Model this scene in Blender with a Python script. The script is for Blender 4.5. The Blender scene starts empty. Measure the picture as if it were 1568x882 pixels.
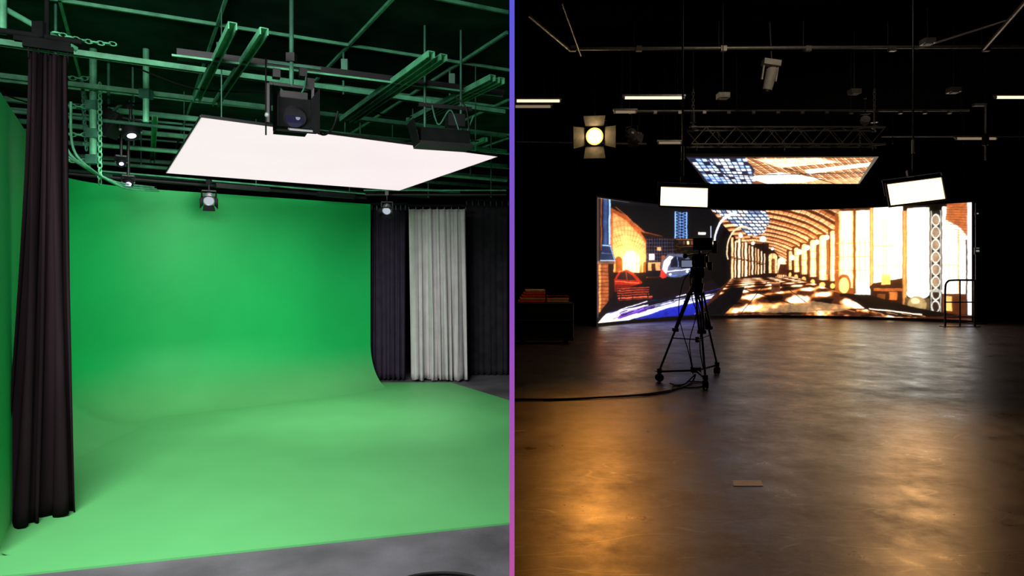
import bpy, math, random
import numpy as np
from mathutils import Vector, Matrix
random.seed(7); np.random.seed(7)
scene = bpy.context.scene
try:
    scene.view_settings.view_transform = 'Standard'
    scene.view_settings.look = 'None'
except Exception: pass

def lin(r, g, b):
    f = lambda c: (c/255/12.92) if c/255 <= 0.04045 else ((c/255+0.055)/1.055)**2.4
    return (f(r), f(g), f(b), 1)

# ---------------------------------------------------------------- materials
def newmat(name):
    m = bpy.data.materials.new(name); m.use_nodes = True
    nt = m.node_tree
    return m, nt, nt.nodes['Principled BSDF']

def mat(name, col, rough=0.6, metal=0.0, var=0.15, scale=8.0, bump=0.0, spec=0.5, bscale=None, stretch=None):
    m, nt, b = newmat(name)
    N = nt.nodes; L = nt.links
    tc = N.new('ShaderNodeTexCoord'); mp = N.new('ShaderNodeMapping')
    L.new(tc.outputs['Object'], mp.inputs['Vector'])
    if stretch: mp.inputs['Scale'].default_value = stretch
    no = N.new('ShaderNodeTexNoise'); no.inputs['Scale'].default_value = scale; no.inputs['Detail'].default_value = 5
    L.new(mp.outputs['Vector'], no.inputs['Vector'])
    cr = N.new('ShaderNodeValToRGB')
    cr.color_ramp.elements[0].position = 0.3; cr.color_ramp.elements[1].position = 0.7
    cr.color_ramp.elements[0].color = tuple(c*(1-var) for c in col[:3])+(1,)
    cr.color_ramp.elements[1].color = tuple(min(1, c*(1+var)) for c in col[:3])+(1,)
    L.new(no.outputs['Fac'], cr.inputs['Fac']); L.new(cr.outputs['Color'], b.inputs['Base Color'])
    b.inputs['Roughness'].default_value = rough; b.inputs['Metallic'].default_value = metal
    b.inputs['Specular IOR Level'].default_value = spec
    if bump:
        n2 = N.new('ShaderNodeTexNoise'); n2.inputs['Scale'].default_value = bscale or scale*6; n2.inputs['Detail'].default_value = 6
        L.new(mp.outputs['Vector'], n2.inputs['Vector'])
        bp = N.new('ShaderNodeBump'); bp.inputs['Strength'].default_value = bump; bp.inputs['Distance'].default_value = 0.01
        L.new(n2.outputs['Fac'], bp.inputs['Height']); L.new(bp.outputs['Normal'], b.inputs['Normal'])
    return m

def emis(name, col, strength):
    m, nt, b = newmat(name)
    b.inputs['Base Color'].default_value = (0.02, 0.02, 0.02, 1)
    b.inputs['Emission Color'].default_value = col
    b.inputs['Emission Strength'].default_value = strength
    return m

M_black = mat('black_powdercoat', (0.008, 0.008, 0.009), 0.5, 0.0, 0.3, spec=.3)
M_matte = mat('matte_black_tape', (0.006, 0.007, 0.007), 0.95, 0.0, 0.3, spec=.05)
M_blackmetal = mat('black_metal', (0.015, 0.015, 0.017), 0.4, 0.3, 0.3)
M_rubber = mat('rubber', (0.008, 0.008, 0.008), 0.7, spec=.3)
M_strut = mat('strut_green_bounce', (0.075, 0.34, 0.17), 0.5, 0.0, 0.35, 9, spec=.3)  # green bounce light from the cyc is put into this colour
M_strutD = mat('dark_strut_green_bounce', (0.025, 0.12, 0.07), 0.6, 0.0, 0.35, 9, spec=.3)  # darker strut colour, green bounce mixed in as well
M_steel = mat('galvanised_steel', (0.20, 0.28, 0.23), 0.45, 0.2, 0.2, 12)
M_alu = mat('weathered_aluminium', (0.28, 0.27, 0.25), 0.4, 0.5, 0.25)
M_bronze = mat('glare_bronze_barndoor', (0.10, 0.08, 0.06), 0.5, 0.3, 0.3)  # bronze tone picked so the glowing doors stand in for lamp glare
M_chrome = mat('polished_reflector', (0.55, 0.57, 0.58), 0.3, 0.7, 0.1)
M_white = mat('white_housing', (0.5, 0.48, 0.45), 0.5)
M_wall = mat('dark_wall_paint', (0.007, 0.007, 0.008), 1.0, 0, 0.3, 3, spec=0)
M_ceilL = mat('dark_ceiling_board', (0.012, 0.040, 0.026), 1.0, 0, 0.35, 3, spec=0)  # green cast of bounced light painted into the dark board
M_ceilR = mat('black_ceiling', (0.004, 0.004, 0.004), 1.0, 0, 0.3, 3, spec=0)
M_conc = mat('grey_concrete', (0.10, 0.10, 0.11), 0.6, 0, 0.35, 2.2, bump=0.3, bscale=25, spec=.4)
M_curtBlack = mat('black_velour', (0.010, 0.0065, 0.0075), 0.95, 0, 0.4, 5, bump=0.3, spec=0.05, stretch=(1, 1, .15))
M_curtGrey = mat('charcoal_curtain_cloth', (0.034, 0.026, 0.045), 0.9, 0, 0.2, 6, bump=0.2, spec=0.15)
M_curtWhite = mat('pale_curtain_cloth', (0.54, 0.52, 0.53), 0.85, 0, 0.08, 6, bump=0.2, spec=0.2)
M_tape = mat('white_floor_tape', (0.95, 0.90, 0.86), 0.45, 0, 0.1, 30)
M_red = mat('red_cloth', (0.7, 0.05, 0.02), 0.85, 0, 0.3)
M_tan = mat('tan_cloth', (0.55, 0.26, 0.09), 0.85, 0, 0.3)
M_lens = mat('lens_glass', (0.01, 0.01, 0.025), 0.08, 0, 0.1)
E_soft = emis('softbox_glow', (1.0, 0.68, 0.33, 1), 3.0)
E_panel = emis('ceiling_softbox_diffuser', (0.94, 0.82, 0.84, 1), 1.0)
E_tube = emis('tube_glow', (1.0, 0.80, 0.50, 1), 1.5)
E_tubedim = emis('tube_glow_dim', (1.0, 0.75, 0.45, 1), 0.22)
E_core = emis('lamp_filament_glow', (1.0, 0.74, 0.36, 1), 60.0)
E_amber = emis('amber_reflector_glow', (1.0, 0.33, 0.03, 1), 6.0)
E_violet = emis('violet_lamp_glow', (0.62, 0.42, 1.0, 1), 4.0)
E_mon = emis('monitor_glow', (0.6, 0.7, 1.0, 1), 0.25)
E_silver = emis('fresnel_lens_glow', (0.8, 0.85, 1.0, 1), 0.6)
E_exit = emis('indicator_glow', (0.7, 0.8, 0.7, 1), 0.3)

nt = E_panel.node_tree; b = nt.nodes['Principled BSDF']
tc = nt.nodes.new('ShaderNodeTexCoord'); no = nt.nodes.new('ShaderNodeTexNoise'); no.inputs['Scale'].default_value = .5
mr = nt.nodes.new('ShaderNodeMapRange'); mr.inputs['To Min'].default_value = .94; mr.inputs['To Max'].default_value = 1.10
nt.links.new(tc.outputs['Object'], no.inputs['Vector']); nt.links.new(no.outputs['Fac'], mr.inputs['Value'])
nt.links.new(mr.outputs['Result'], b.inputs['Emission Strength'])

# chroma paint: pale sheen haze put into the floor colour, fading up the wall
def green_paint():
    m, nt, b = newmat('chroma_green_paint'); N = nt.nodes; L = nt.links
    tc = N.new('ShaderNodeTexCoord'); sp = N.new('ShaderNodeSeparateXYZ'); L.new(tc.outputs['Object'], sp.inputs[0])
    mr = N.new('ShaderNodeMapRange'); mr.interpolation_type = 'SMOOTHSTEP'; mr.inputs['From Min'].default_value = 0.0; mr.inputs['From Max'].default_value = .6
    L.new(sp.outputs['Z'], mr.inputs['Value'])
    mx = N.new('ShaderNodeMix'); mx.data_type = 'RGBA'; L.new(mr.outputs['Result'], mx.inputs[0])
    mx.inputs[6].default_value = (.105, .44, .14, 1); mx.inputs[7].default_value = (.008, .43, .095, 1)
    no = N.new('ShaderNodeTexNoise'); no.inputs['Scale'].default_value = 1.1; no.inputs['Detail'].default_value = 6; L.new(tc.outputs['Object'], no.inputs['Vector'])
    m2 = N.new('ShaderNodeMapRange'); m2.inputs['From Min'].default_value = .3; m2.inputs['From Max'].default_value = .7; m2.inputs['To Min'].default_value = .92; m2.inputs['To Max'].default_value = 1.06
    L.new(no.outputs['Fac'], m2.inputs['Value'])
    vm = N.new('ShaderNodeVectorMath'); vm.operation = 'SCALE'; L.new(mx.outputs[2], vm.inputs[0]); L.new(m2.outputs['Result'], vm.inputs['Scale'])
    L.new(vm.outputs[0], b.inputs['Base Color']); b.inputs['Roughness'].default_value = .5; b.inputs['Specular IOR Level'].default_value = .28
    return m
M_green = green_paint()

def floor_material():
    m, nt, b = newmat('scuffed_brown_floor'); N = nt.nodes; L = nt.links
    tc = N.new('ShaderNodeTexCoord')
    n1 = N.new('ShaderNodeTexNoise'); n1.inputs['Scale'].default_value = 1.3; n1.inputs['Detail'].default_value = 12; n1.inputs['Roughness'].default_value = .76
    L.new(tc.outputs['Object'], n1.inputs['Vector'])
    cr = N.new('ShaderNodeValToRGB'); e = cr.color_ramp.elements
    e[0].position = .36; e[0].color = (0.018, 0.011, 0.009, 1); e[1].position = .66; e[1].color = (0.115, 0.070, 0.052, 1)
    L.new(n1.outputs['Fac'], cr.inputs['Fac'])
    n2 = N.new('ShaderNodeTexNoise'); n2.inputs['Scale'].default_value = 3.1; n2.inputs['Detail'].default_value = 6
    L.new(tc.outputs['Object'], n2.inputs['Vector'])
    c2 = N.new('ShaderNodeValToRGB'); c2.color_ramp.elements[0].position = .31; c2.color_ramp.elements[0].color = (.10, .10, .10, 1)
    c2.color_ramp.elements[1].position = .36; c2.color_ramp.elements[1].color = (1, 1, 1, 1)
    L.new(n2.outputs['Fac'], c2.inputs['Fac'])
    mx = N.new('ShaderNodeMix'); mx.data_type = 'RGBA'; mx.blend_type = 'MULTIPLY'; mx.inputs[0].default_value = .9
    L.new(cr.outputs['Color'], mx.inputs[6]); L.new(c2.outputs['Color'], mx.inputs[7])
    last = mx.outputs[2]
    for k, (ang, sc) in enumerate(((0.5, 1.1), (1.35, .8), (2.3, 1.3), (2.9, .9))):
        mp = N.new('ShaderNodeMapping'); mp.inputs['Rotation'].default_value = (0, 0, ang); mp.inputs['Scale'].default_value = (0.22, 1, 1); mp.inputs['Location'].default_value = (k*3.1, k*1.7, 0)
        L.new(tc.outputs['Object'], mp.inputs['Vector'])
        wv = N.new('ShaderNodeTexNoise'); wv.inputs['Scale'].default_value = sc*2.6; wv.inputs['Detail'].default_value = 1; L.new(mp.outputs['Vector'], wv.inputs['Vector'])
        sb = N.new('ShaderNodeMath'); sb.operation = 'SUBTRACT'; sb.inputs[1].default_value = .5+.02*k; L.new(wv.outputs['Fac'], sb.inputs[0])
        ab = N.new('ShaderNodeMath'); ab.operation = 'ABSOLUTE'; L.new(sb.outputs[0], ab.inputs[0])
        lt = N.new('ShaderNodeMapRange'); lt.inputs['From Min'].default_value = .0; lt.inputs['From Max'].default_value = .006; lt.inputs['To Min'].default_value = 1; lt.inputs['To Max'].default_value = 0
        L.new(ab.outputs[0], lt.inputs['Value'])
        mk = N.new('ShaderNodeTexNoise'); mk.inputs['Scale'].default_value = 1.7+k*.5; L.new(tc.outputs['Object'], mk.inputs['Vector'])
        mm = N.new('ShaderNodeMapRange'); mm.inputs['From Min'].default_value = .5; mm.inputs['From Max'].default_value = .62; mm.inputs['To Min'].default_value = 0; mm.inputs['To Max'].default_value = .14
        L.new(mk.outputs['Fac'], mm.inputs['Value'])
        ml = N.new('ShaderNodeMath'); ml.operation = 'MULTIPLY'; L.new(lt.outputs['Result'], ml.inputs[0]); L.new(mm.outputs['Result'], ml.inputs[1])
        ad = N.new('ShaderNodeMix'); ad.data_type = 'RGBA'; ad.blend_type = 'ADD'; ad.inputs[0].default_value = .8
        L.new(last, ad.inputs[6]); L.new(ml.outputs[0], ad.inputs[7]); last = ad.outputs[2]
    L.new(last, b.inputs['Base Color'])
    r = N.new('ShaderNodeMapRange'); r.inputs['From Min'].default_value = .35; r.inputs['From Max'].default_value = .65
    r.inputs['To Min'].default_value = .48; r.inputs['To Max'].default_value = .25
    L.new(n1.outputs['Fac'], r.inputs['Value']); L.new(r.outputs['Result'], b.inputs['Roughness'])
    n4 = N.new('ShaderNodeTexNoise'); n4.inputs['Scale'].default_value = 7; n4.inputs['Detail'].default_value = 12; n4.inputs['Roughness'].default_value = .7
    L.new(tc.outputs['Object'], n4.inputs['Vector'])
    bp = N.new('ShaderNodeBump'); bp.inputs['Strength'].default_value = .22; bp.inputs['Distance'].default_value = .01
    L.new(n4.outputs['Fac'], bp.inputs['Height']); L.new(bp.outputs['Normal'], b.inputs['Normal'])
    b.inputs['Specular IOR Level'].default_value = .5
    return m
M_floorR = floor_material()

# ---------------------------------------------------------------- mesh builder
class MB:
    def __init__(s): s.v = []; s.f = []; s.m = []; s.sm = []; s.mats = []; s.M = Matrix()
    def mi(s, m):
        if m not in s.mats: s.mats.append(m)
        return s.mats.index(m)
    def add(s, vs, fs, m, smooth=False):
        o = len(s.v); i = s.mi(m)
        s.v += [tuple(s.M @ Vector(v)) for v in vs]
        for f in fs: s.f.append(tuple(o+k for k in f)); s.m.append(i); s.sm.append(smooth)
    def box(s, c, d, m, R=None):
        vs = []
        for x in (-.5, .5):
            for y in (-.5, .5):
                for z in (-.5, .5):
                    p = Vector((x*d[0], y*d[1], z*d[2]))
                    if R is not None: p = R @ p
                    vs.append(Vector(c)+p)
        s.add(vs, [(0, 1, 3, 2), (4, 6, 7, 5), (0, 4, 5, 1), (2, 3, 7, 6), (0, 2, 6, 4), (1, 5, 7, 3)], m)
    def cyl(s, p1, p2, r, m, seg=10, r2=None, caps=True):
        p1 = Vector(p1); p2 = Vector(p2); r2 = r if r2 is None else r2
        d = (p2-p1)
        if d.length < 1e-6: return
        q = d.to_track_quat('Z', 'Y').to_matrix()
        vs = []
        for p, rr in ((p1, r), (p2, r2)):
            for i in range(seg):
                a = 2*math.pi*i/seg
                vs.append(p + q @ Vector((rr*math.cos(a), rr*math.sin(a), 0)))
        fs = [(i, (i+1) % seg, seg+(i+1) % seg, seg+i) for i in range(seg)]
        s.add(vs, fs, m, True)
        if caps:
            s.add(vs[:seg], [tuple(reversed(range(seg)))], m); s.add(vs[seg:], [tuple(range(seg))], m)
    def beam(s, p1, p2, w, h, m):
        p1 = Vector(p1); p2 = Vector(p2); d = p2-p1; L = d.length; d.normalize()
        up = Vector((0, 0, 1)) if abs(d.z) < .95 else Vector((1, 0, 0))
        sd = d.cross(up).normalized(); up = sd.cross(d).normalized()
        R = Matrix((sd, d, up)).transposed()
        s.box((p1+p2)/2, (w, L, h), m, R)
    def strut(s, p1, p2, w, h, m, md):
        p1 = Vector(p1); p2 = Vector(p2); d = (p2-p1).normalized(); sd = d.cross(Vector((0, 0, 1))).normalized()*w*.5
        for sg in (-1, 1): s.beam(p1+sd*sg, p2+sd*sg, w*.18, h, m)
        u = Vector((0, 0, h*.45)); s.beam(p1+u, p2+u, w, h*.12, md)
    def ball(s, c, r, m, seg=14, rings=8, sc=(1, 1, 1)):
        vs = []; fs = []
        for j in range(rings+1):
            t = math.pi*j/rings
            for i in range(seg):
                a = 2*math.pi*i/seg
                vs.append(Vector(c)+Vector((r*sc[0]*math.sin(t)*math.cos(a), r*sc[1]*math.sin(t)*math.sin(a), r*sc[2]*math.cos(t))))
        for j in range(rings):
            for i in range(seg):
                fs.append((j*seg+i, (j+1)*seg+i, (j+1)*seg+(i+1) % seg, j*seg+(i+1) % seg))
        s.add(vs, fs, m, True)
    def torus(s, c, R, r, m, rot=None, n=14, k=6, sc=(1, 1, 1)):
        rot = rot or Matrix.Identity(3); vs = []; fs = []
        for i in range(n):
            a = 2*math.pi*i/n
            for j in range(k):
                b = 2*math.pi*j/k
                p = Vector(((R+r*math.cos(b))*math.cos(a)*sc[0], (R+r*math.cos(b))*math.sin(a)*sc[1], r*math.sin(b)*sc[2]))
                vs.append(Vector(c)+rot @ p)
        for i in range(n):
            for j in range(k):
                fs.append((i*k+j, ((i+1) % n)*k+j, ((i+1) % n)*k+(j+1) % k, i*k+(j+1) % k))
        s.add(vs, fs, m, True)
    def tube(s, pts, r, m, sub=8, seg=8):
        P = [Vector(p) for p in pts]; out = []
        for i in range(len(P)-1):
            a = P[max(i-1, 0)]; b = P[i]; c = P[i+1]; d = P[min(i+2, len(P)-1)]
            for k in range(sub):
                t = k/sub
                out.append(.5*((2*b)+(c-a)*t+(2*a-5*b+4*c-d)*t*t+(3*b-a-3*c+d)*t**3))
        out.append(P[-1])
        vs = []; n = len(out); up0 = Vector((0, 0, 1))
        for i, p in enumerate(out):
            d = (out[min(i+1, n-1)]-out[max(i-1, 0)]).normalized()
            up = up0 if abs(d.z) < .9 else Vector((0, 1, 0))
            x = d.cross(up).normalized(); y = x.cross(d)
            for k in range(seg):
                a = 2*math.pi*k/seg; vs.append(p+x*r*math.cos(a)+y*r*math.sin(a))
        fs = [(i*seg+k, i*seg+(k+1) % seg, (i+1)*seg+(k+1) % seg, (i+1)*seg+k) for i in range(n-1) for k in range(seg)]
        s.add(vs, fs, m, True)
    def chain(s, p1, p2, m, link=.05, r=.006, sag=0.0):
        p1 = Vector(p1); p2 = Vector(p2); n = max(2, int((p2-p1).length/(link*.75)))
        d = (p2-p1).normalized(); q = d.to_track_quat('X', 'Z').to_matrix()
        for i in range(n):
            t = (i+.5)/n; c = p1.lerp(p2, t); c.z -= sag*4*t*(1-t)
            rr = q @ Matrix.Rotation(math.pi/2*(i % 2), 3, 'X')
            s.torus(c, link*.5, r, m, rr, 10, 5, (1, .6, 1))
    def truss(s, p1, p2, w, m, r=.025, rd=.012, bay=None):
        p1 = Vector(p1); p2 = Vector(p2); d = (p2-p1); L = d.length; d.normalize()
        up = Vector((0, 0, 1)) if abs(d.z) < .9 else Vector((0, 1, 0))
        sd = d.cross(up).normalized(); up = sd.cross(d).normalized()
        co = [(sd*a+up*b)*(w/2) for a, b in ((1, 1), (-1, 1), (-1, -1), (1, -1))]
        for c in co: s.cyl(p1+c, p2+c, r, m, 8)
        n = max(1, round(L/(bay or w*1.1)))
        for i in range(n):
            a = p1+d*(L*i/n); b = p1+d*(L*(i+1)/n)
            for k in range(4):
                c0 = co[k]; c1 = co[(k+1) % 4]
                if i % 2: c0, c1 = c1, c0
                s.cyl(a+c0, b+c1, rd, m, 6, caps=False)
    def obj(s, name, bevel=0.0):
        me = bpy.data.meshes.new(name)
        me.from_pydata(s.v, [], s.f)
        for m in s.mats: me.materials.append(m)
        me.polygons.foreach_set('material_index', s.m); me.polygons.foreach_set('use_smooth', s.sm); me.update()
        ob = bpy.data.objects.new(name, me); scene.collection.objects.link(ob)
        if bevel:
            md = ob.modifiers.new('bevel', 'BEVEL'); md.width = bevel; md.segments = 2; md.limit_method = 'ANGLE'; md.angle_limit = math.radians(50)
        return ob

def slab(name, pts, z0, z1, m):
    b = MB(); n = len(pts)
    vs = [(x, y, z0) for x, y in pts]+[(x, y, z1) for x, y in pts]
    fs = [tuple(range(n-1, -1, -1)), tuple(range(n, 2*n))]+[(i, (i+1) % n, n+(i+1) % n, n+i) for i in range(n)]
    b.add(vs, fs, m); return b.obj(name)
def boxo(name, lo, hi, m):
    b = MB(); b.box([(lo[i]+hi[i])/2 for i in range(3)], [hi[i]-lo[i] for i in range(3)], m); return b.obj(name)

# ---------------------------------------------------------------- room shell
HL = 3.6; HR = 7.0; YL = 12.6; YR = 27.0
boxo('floor', (-8, -1.5, -.1), (0, YL+.2, 0), M_conc)
boxo('floor', (0, -1.5, -.1), (22, YR+.2, 0), M_floorR)
boxo('ceiling', (-8, -1.5, HL), (-.01, YL+.2, HL+.1), M_ceilL)
boxo('ceiling', (.01, -1.5, HR), (22, YR+.2, HR+.1), M_ceilR)
boxo('wall_left', (-8.1, -1.5, 0), (-8, YL+.2, HL), M_wall)
boxo('wall_back', (-8, YL, 0), (-.01, YL+.1, HL), M_wall)
boxo('wall_back', (.01, YR, 0), (22, YR+.1, HR), M_wall)
boxo('wall_right', (22, -1.5, 0), (22.1, YR+.2, HR), M_wall)
boxo('wall_divider_added', (-.009, 2.5, 0), (.009, YR, HR), M_wall)  # added divider between the two views, stops light passing across
m, nt, b = newmat('violet_pink_divider_line'); N = nt.nodes; L = nt.links
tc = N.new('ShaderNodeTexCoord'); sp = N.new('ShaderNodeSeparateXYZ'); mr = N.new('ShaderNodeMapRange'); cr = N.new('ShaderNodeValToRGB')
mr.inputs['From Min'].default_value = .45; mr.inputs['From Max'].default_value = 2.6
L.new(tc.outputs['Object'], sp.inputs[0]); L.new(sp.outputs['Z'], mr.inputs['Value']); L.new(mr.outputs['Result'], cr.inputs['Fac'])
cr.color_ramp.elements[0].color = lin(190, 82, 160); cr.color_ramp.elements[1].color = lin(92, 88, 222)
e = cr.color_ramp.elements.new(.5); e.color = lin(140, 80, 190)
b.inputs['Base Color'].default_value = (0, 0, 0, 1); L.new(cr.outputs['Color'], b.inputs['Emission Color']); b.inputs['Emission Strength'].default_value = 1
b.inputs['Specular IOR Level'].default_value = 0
boxo('trim_divider', (-.0095, 2.47, 0), (.0095, 2.5, HL), m)  # glowing strip made up for the dividing line, not a lamp

# ---------------------------------------------------------------- green cyclorama
A = Vector((-2.08, 9.6)); C = Vector((-5.1, 7.36)); B = Vector((-2.88, 3.67))
d1 = (A-C).normalized(); d2 = (B-C).normalized(); rc = 1.1
c1 = C+d1*rc; c2 = C+d2*rc
path = [A.lerp(c1, t/14) for t in range(14)]
for k in range(13):
    t = k/12; path.append(c1*(1-t)**2+C*2*t*(1-t)+c2*t*t)
path += [c2.lerp(B, t/14) for t in range(1, 15)]
g = MB(); rows = []; Hc = 2.63
for i, p in enumerate(path):
    d = (path[min(i+1, len(path)-1)]-path[max(i-1, 0)]).normalized()
    n = Vector((-d.y, d.x))
    if n.dot(Vector((-2.6, 6.0))-p) < 0: n = -n
    R = min(.80, .58+.05*i)
    if i > 26: R = max(.05, .80*(1-(i-26)/7))
    row = []
    for k in range(17):
        a = (math.pi/2)*k/16
        row.append((p.x+n.x*R*(1-math.sin(a)), p.y+n.y*R*(1-math.sin(a)), .0125+R*(1-math.cos(a))))
    for k in range(1, 6): row.append((p.x, p.y, .0125+R+(Hc-R-.0125)*k/5))
    rows.append(row)
K = len(rows[0])
vs = [v for r in rows for v in r]
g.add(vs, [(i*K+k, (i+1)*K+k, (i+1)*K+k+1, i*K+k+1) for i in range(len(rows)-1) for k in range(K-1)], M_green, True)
off = []
for i, p in enumerate(path):
    d = (path[min(i+1, len(path)-1)]-path[max(i-1, 0)]).normalized(); n = Vector((-d.y, d.x))
    if n.dot(Vector((-2.6, 6.0))-p) < 0: n = -n
    off += [(p.x-n.x*.04, p.y-n.y*.04, 0), (p.x-n.x*.04, p.y-n.y*.04, Hc)]
g.add(off, [(2*i, 2*i+1, 2*i+3, 2*i+2) for i in range(len(path)-1)], M_wall)
top = []
for i in range(len(path)): top += [rows[i][-1], off[2*i+1]]
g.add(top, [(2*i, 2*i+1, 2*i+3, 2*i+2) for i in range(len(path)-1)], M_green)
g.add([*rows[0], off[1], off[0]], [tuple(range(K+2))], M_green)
fl = [(-3.3, 3.27), (-.012, 4.18), (-.012, 8.2), (-.9, 9.6), (-2.04, 9.6), (-5.15, 7.36), (-2.9, 3.6)]
n = len(fl)
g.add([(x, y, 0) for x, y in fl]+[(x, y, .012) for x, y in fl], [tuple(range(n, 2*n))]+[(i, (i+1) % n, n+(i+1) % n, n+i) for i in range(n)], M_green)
g.obj('green_screen_cyclorama')

# ---------------------------------------------------------------- curtains
def curtain(name, p0b, p1b, p0t, p1t, z0, z1, pleats, ab, at, m, gam=1.0, rail=True, jit=.5, hooks=M_steel):
    b = MB(); nu = pleats*14; nv = 26; vs = []
    ph = [random.uniform(-jit, jit) for _ in range(pleats+2)]; am = [random.uniform(.5, 1.35) for _ in range(pleats+2)]
    for j in range(nv+1):
        t = j/nv; tt = 1-(1-t)**gam
        for i in range(nu+1):
            s = i/nu; q = s*pleats; k = int(min(q, pleats-1)); fr = q-k
            phs = ph[k]*(1-fr)+ph[k+1]*fr; a = (am[k]*(1-fr)+am[k+1]*fr)*(ab+(at-ab)*t)
            P0 = Vector(p0b).lerp(Vector(p0t), tt); P1 = Vector(p1b).lerp(Vector(p1t), tt)
            P = P0.lerp(P1, s); d = (P1-P0).normalized(); n = Vector((-d.y, d.x))
            w = math.sin(2*math.pi*q+phs*(1.6-t)*1.4)+.3*math.sin(4*math.pi*q+phs*3+t*2.5)+.25*math.sin(1.1*math.pi*q+t*3+phs)
            P = P+n*a*w+d*(a*.35*math.sin(4*math.pi*q))
            vs.append((P.x, P.y, z0+(z1-z0)*t+(.012*math.sin(2*math.pi*q+1) if j == 0 else 0)))
    W = nu+1
    b.add(vs, [(j*W+i, j*W+i+1, (j+1)*W+i+1, (j+1)*W+i) for j in range(nv) for i in range(nu)], m, True)
    for i in range(pleats+1):
        s = i/pleats; P = Vector(p0t).lerp(Vector(p1t), s)
        b.cyl((P.x, P.y, z1-.04), (P.x, P.y, z1+.05), .005, hooks, 6)
    if rail:
        a = Vector(p0t); c = Vector(p1t); d = (c-a).normalized()*.03
        b.beam((a.x-d.x, a.y-d.y, z1+.05), (c.x+d.x, c.y+d.y, z1+.05), .04, .035, M_matte)
    ob = b.obj(name)
    md = ob.modifiers.new('cloth', 'SOLIDIFY'); md.thickness = .005
    return ob
curtain('black_stage_curtain', (-3.17, 4.02), (-2.94, 4.40), (-3.05, 4.12), (-2.87, 4.22), .02, 3.0, 4, .085, .045, M_curtBlack, 1.6, hooks=M_matte, jit=.9)
curtain('charcoal_curtain', (-2.12, 9.80), (-1.60, 9.80), (-2.1, 9.80), (-1.60, 9.80), .03, 2.60, 7, .04, .025, M_curtGrey)
curtain('pale_curtain', (-1.52, 9.74), (-.66, 9.74), (-1.54, 9.74), (-.69, 9.74), .03, 2.57, 8, .08, .03, M_curtWhite, jit=1.8)
curtain('black_wall_drape', (-.72, 10.35), (-.06, 10.35), (-.72, 10.35), (-.06, 10.35), .01, 2.72, 7, .015, .01, mat('grey_black_drape', (.020, .020, .024), .9, 0, .3, 7, spec=.1))

# ---------------------------------------------------------------- overhead softbox
pA = Vector((-2.18, 4.58, 2.70)); pB = Vector((-.134, 6.11, 2.70)); pC = Vector((-1.48, 8.59, 2.70)); pD = Vector((-3.76, 7.10, 2.70))
s = MB(); s.add([pA, pB, pC, pD], [(0, 1, 2, 3)], E_panel)
up = Vector((0, 0, .022))
s.add([pA+up, pB+up, pC+up, pD+up], [(0, 3, 2, 1)], M_black)
for a, c in ((pA, pB), (pB, pC), (pC, pD), (pD, pA)):
    s.add([a, c, c+up, a+up], [(0, 1, 2, 3)], M_black)
    s.beam(a+Vector((0, 0, .008)), c+Vector((0, 0, .008)), .016, .016, M_black)
cen = (pA+pB+pC+pD)/4
for p in (pA, pB, pC, pD):
    q = p.lerp(cen, .12); s.cyl((q.x, q.y, 2.72), (q.x, q.y, HL-.03), .005, M_strutD, 6)
for t in (.25, .5, .75):
    q1 = pA.lerp(pD, t).lerp(pB.lerp(pC, t), .06); q2 = pB.lerp(pC, t).lerp(pA.lerp(pD, t), .06)
    s.beam(q1+up*1.6, q2+up*1.6, .05, .025, M_strutD)
s.obj('overhead_softbox')

# ---------------------------------------------------------------- left ceiling steelwork
s = MB()
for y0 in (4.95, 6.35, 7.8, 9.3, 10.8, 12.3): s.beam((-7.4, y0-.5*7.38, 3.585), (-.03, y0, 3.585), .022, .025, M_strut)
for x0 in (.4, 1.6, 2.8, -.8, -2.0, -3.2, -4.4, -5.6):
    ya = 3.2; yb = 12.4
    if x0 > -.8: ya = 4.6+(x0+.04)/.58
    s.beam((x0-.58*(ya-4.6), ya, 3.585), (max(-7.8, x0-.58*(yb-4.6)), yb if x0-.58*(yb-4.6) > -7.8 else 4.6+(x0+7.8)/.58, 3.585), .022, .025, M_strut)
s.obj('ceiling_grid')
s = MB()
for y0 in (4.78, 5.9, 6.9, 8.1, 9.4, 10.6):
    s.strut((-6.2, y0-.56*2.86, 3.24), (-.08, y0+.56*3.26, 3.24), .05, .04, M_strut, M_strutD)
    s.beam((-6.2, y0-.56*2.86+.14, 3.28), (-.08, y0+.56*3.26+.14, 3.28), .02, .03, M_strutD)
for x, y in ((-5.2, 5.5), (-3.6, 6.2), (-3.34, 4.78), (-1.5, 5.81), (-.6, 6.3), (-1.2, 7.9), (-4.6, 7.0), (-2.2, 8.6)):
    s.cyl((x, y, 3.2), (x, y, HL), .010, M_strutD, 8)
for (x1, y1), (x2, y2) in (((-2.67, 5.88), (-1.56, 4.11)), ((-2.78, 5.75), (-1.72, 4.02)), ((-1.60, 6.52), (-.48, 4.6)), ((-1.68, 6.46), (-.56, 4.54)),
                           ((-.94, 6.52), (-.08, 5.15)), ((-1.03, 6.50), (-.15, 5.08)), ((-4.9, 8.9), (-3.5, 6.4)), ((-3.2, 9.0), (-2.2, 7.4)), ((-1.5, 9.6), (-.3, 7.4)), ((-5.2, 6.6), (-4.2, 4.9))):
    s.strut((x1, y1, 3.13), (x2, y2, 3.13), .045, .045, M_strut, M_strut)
s.beam((-2.36, 4.6, 3.15), (-.08, 5.64, 3.15), .09, .06, M_black)
s.beam((-2.36, 4.53, 3.12), (-.08, 5.57, 3.12), .014, .014, M_strut)
for x in (-2.1, -1.3, -.5):
    y = 5.67+.457*(x+.02); s.box((x, y, 3.2), (.05, .05, .14), M_strutD)
s.cyl((-4.6, 7.0, 3.0), (-.08, 9.77, 3.0), .022, M_strut)
s.cyl((-5.6, 7.9, 3.0), (-.9, 11.2, 3.0), .025, M_strut)
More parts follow.
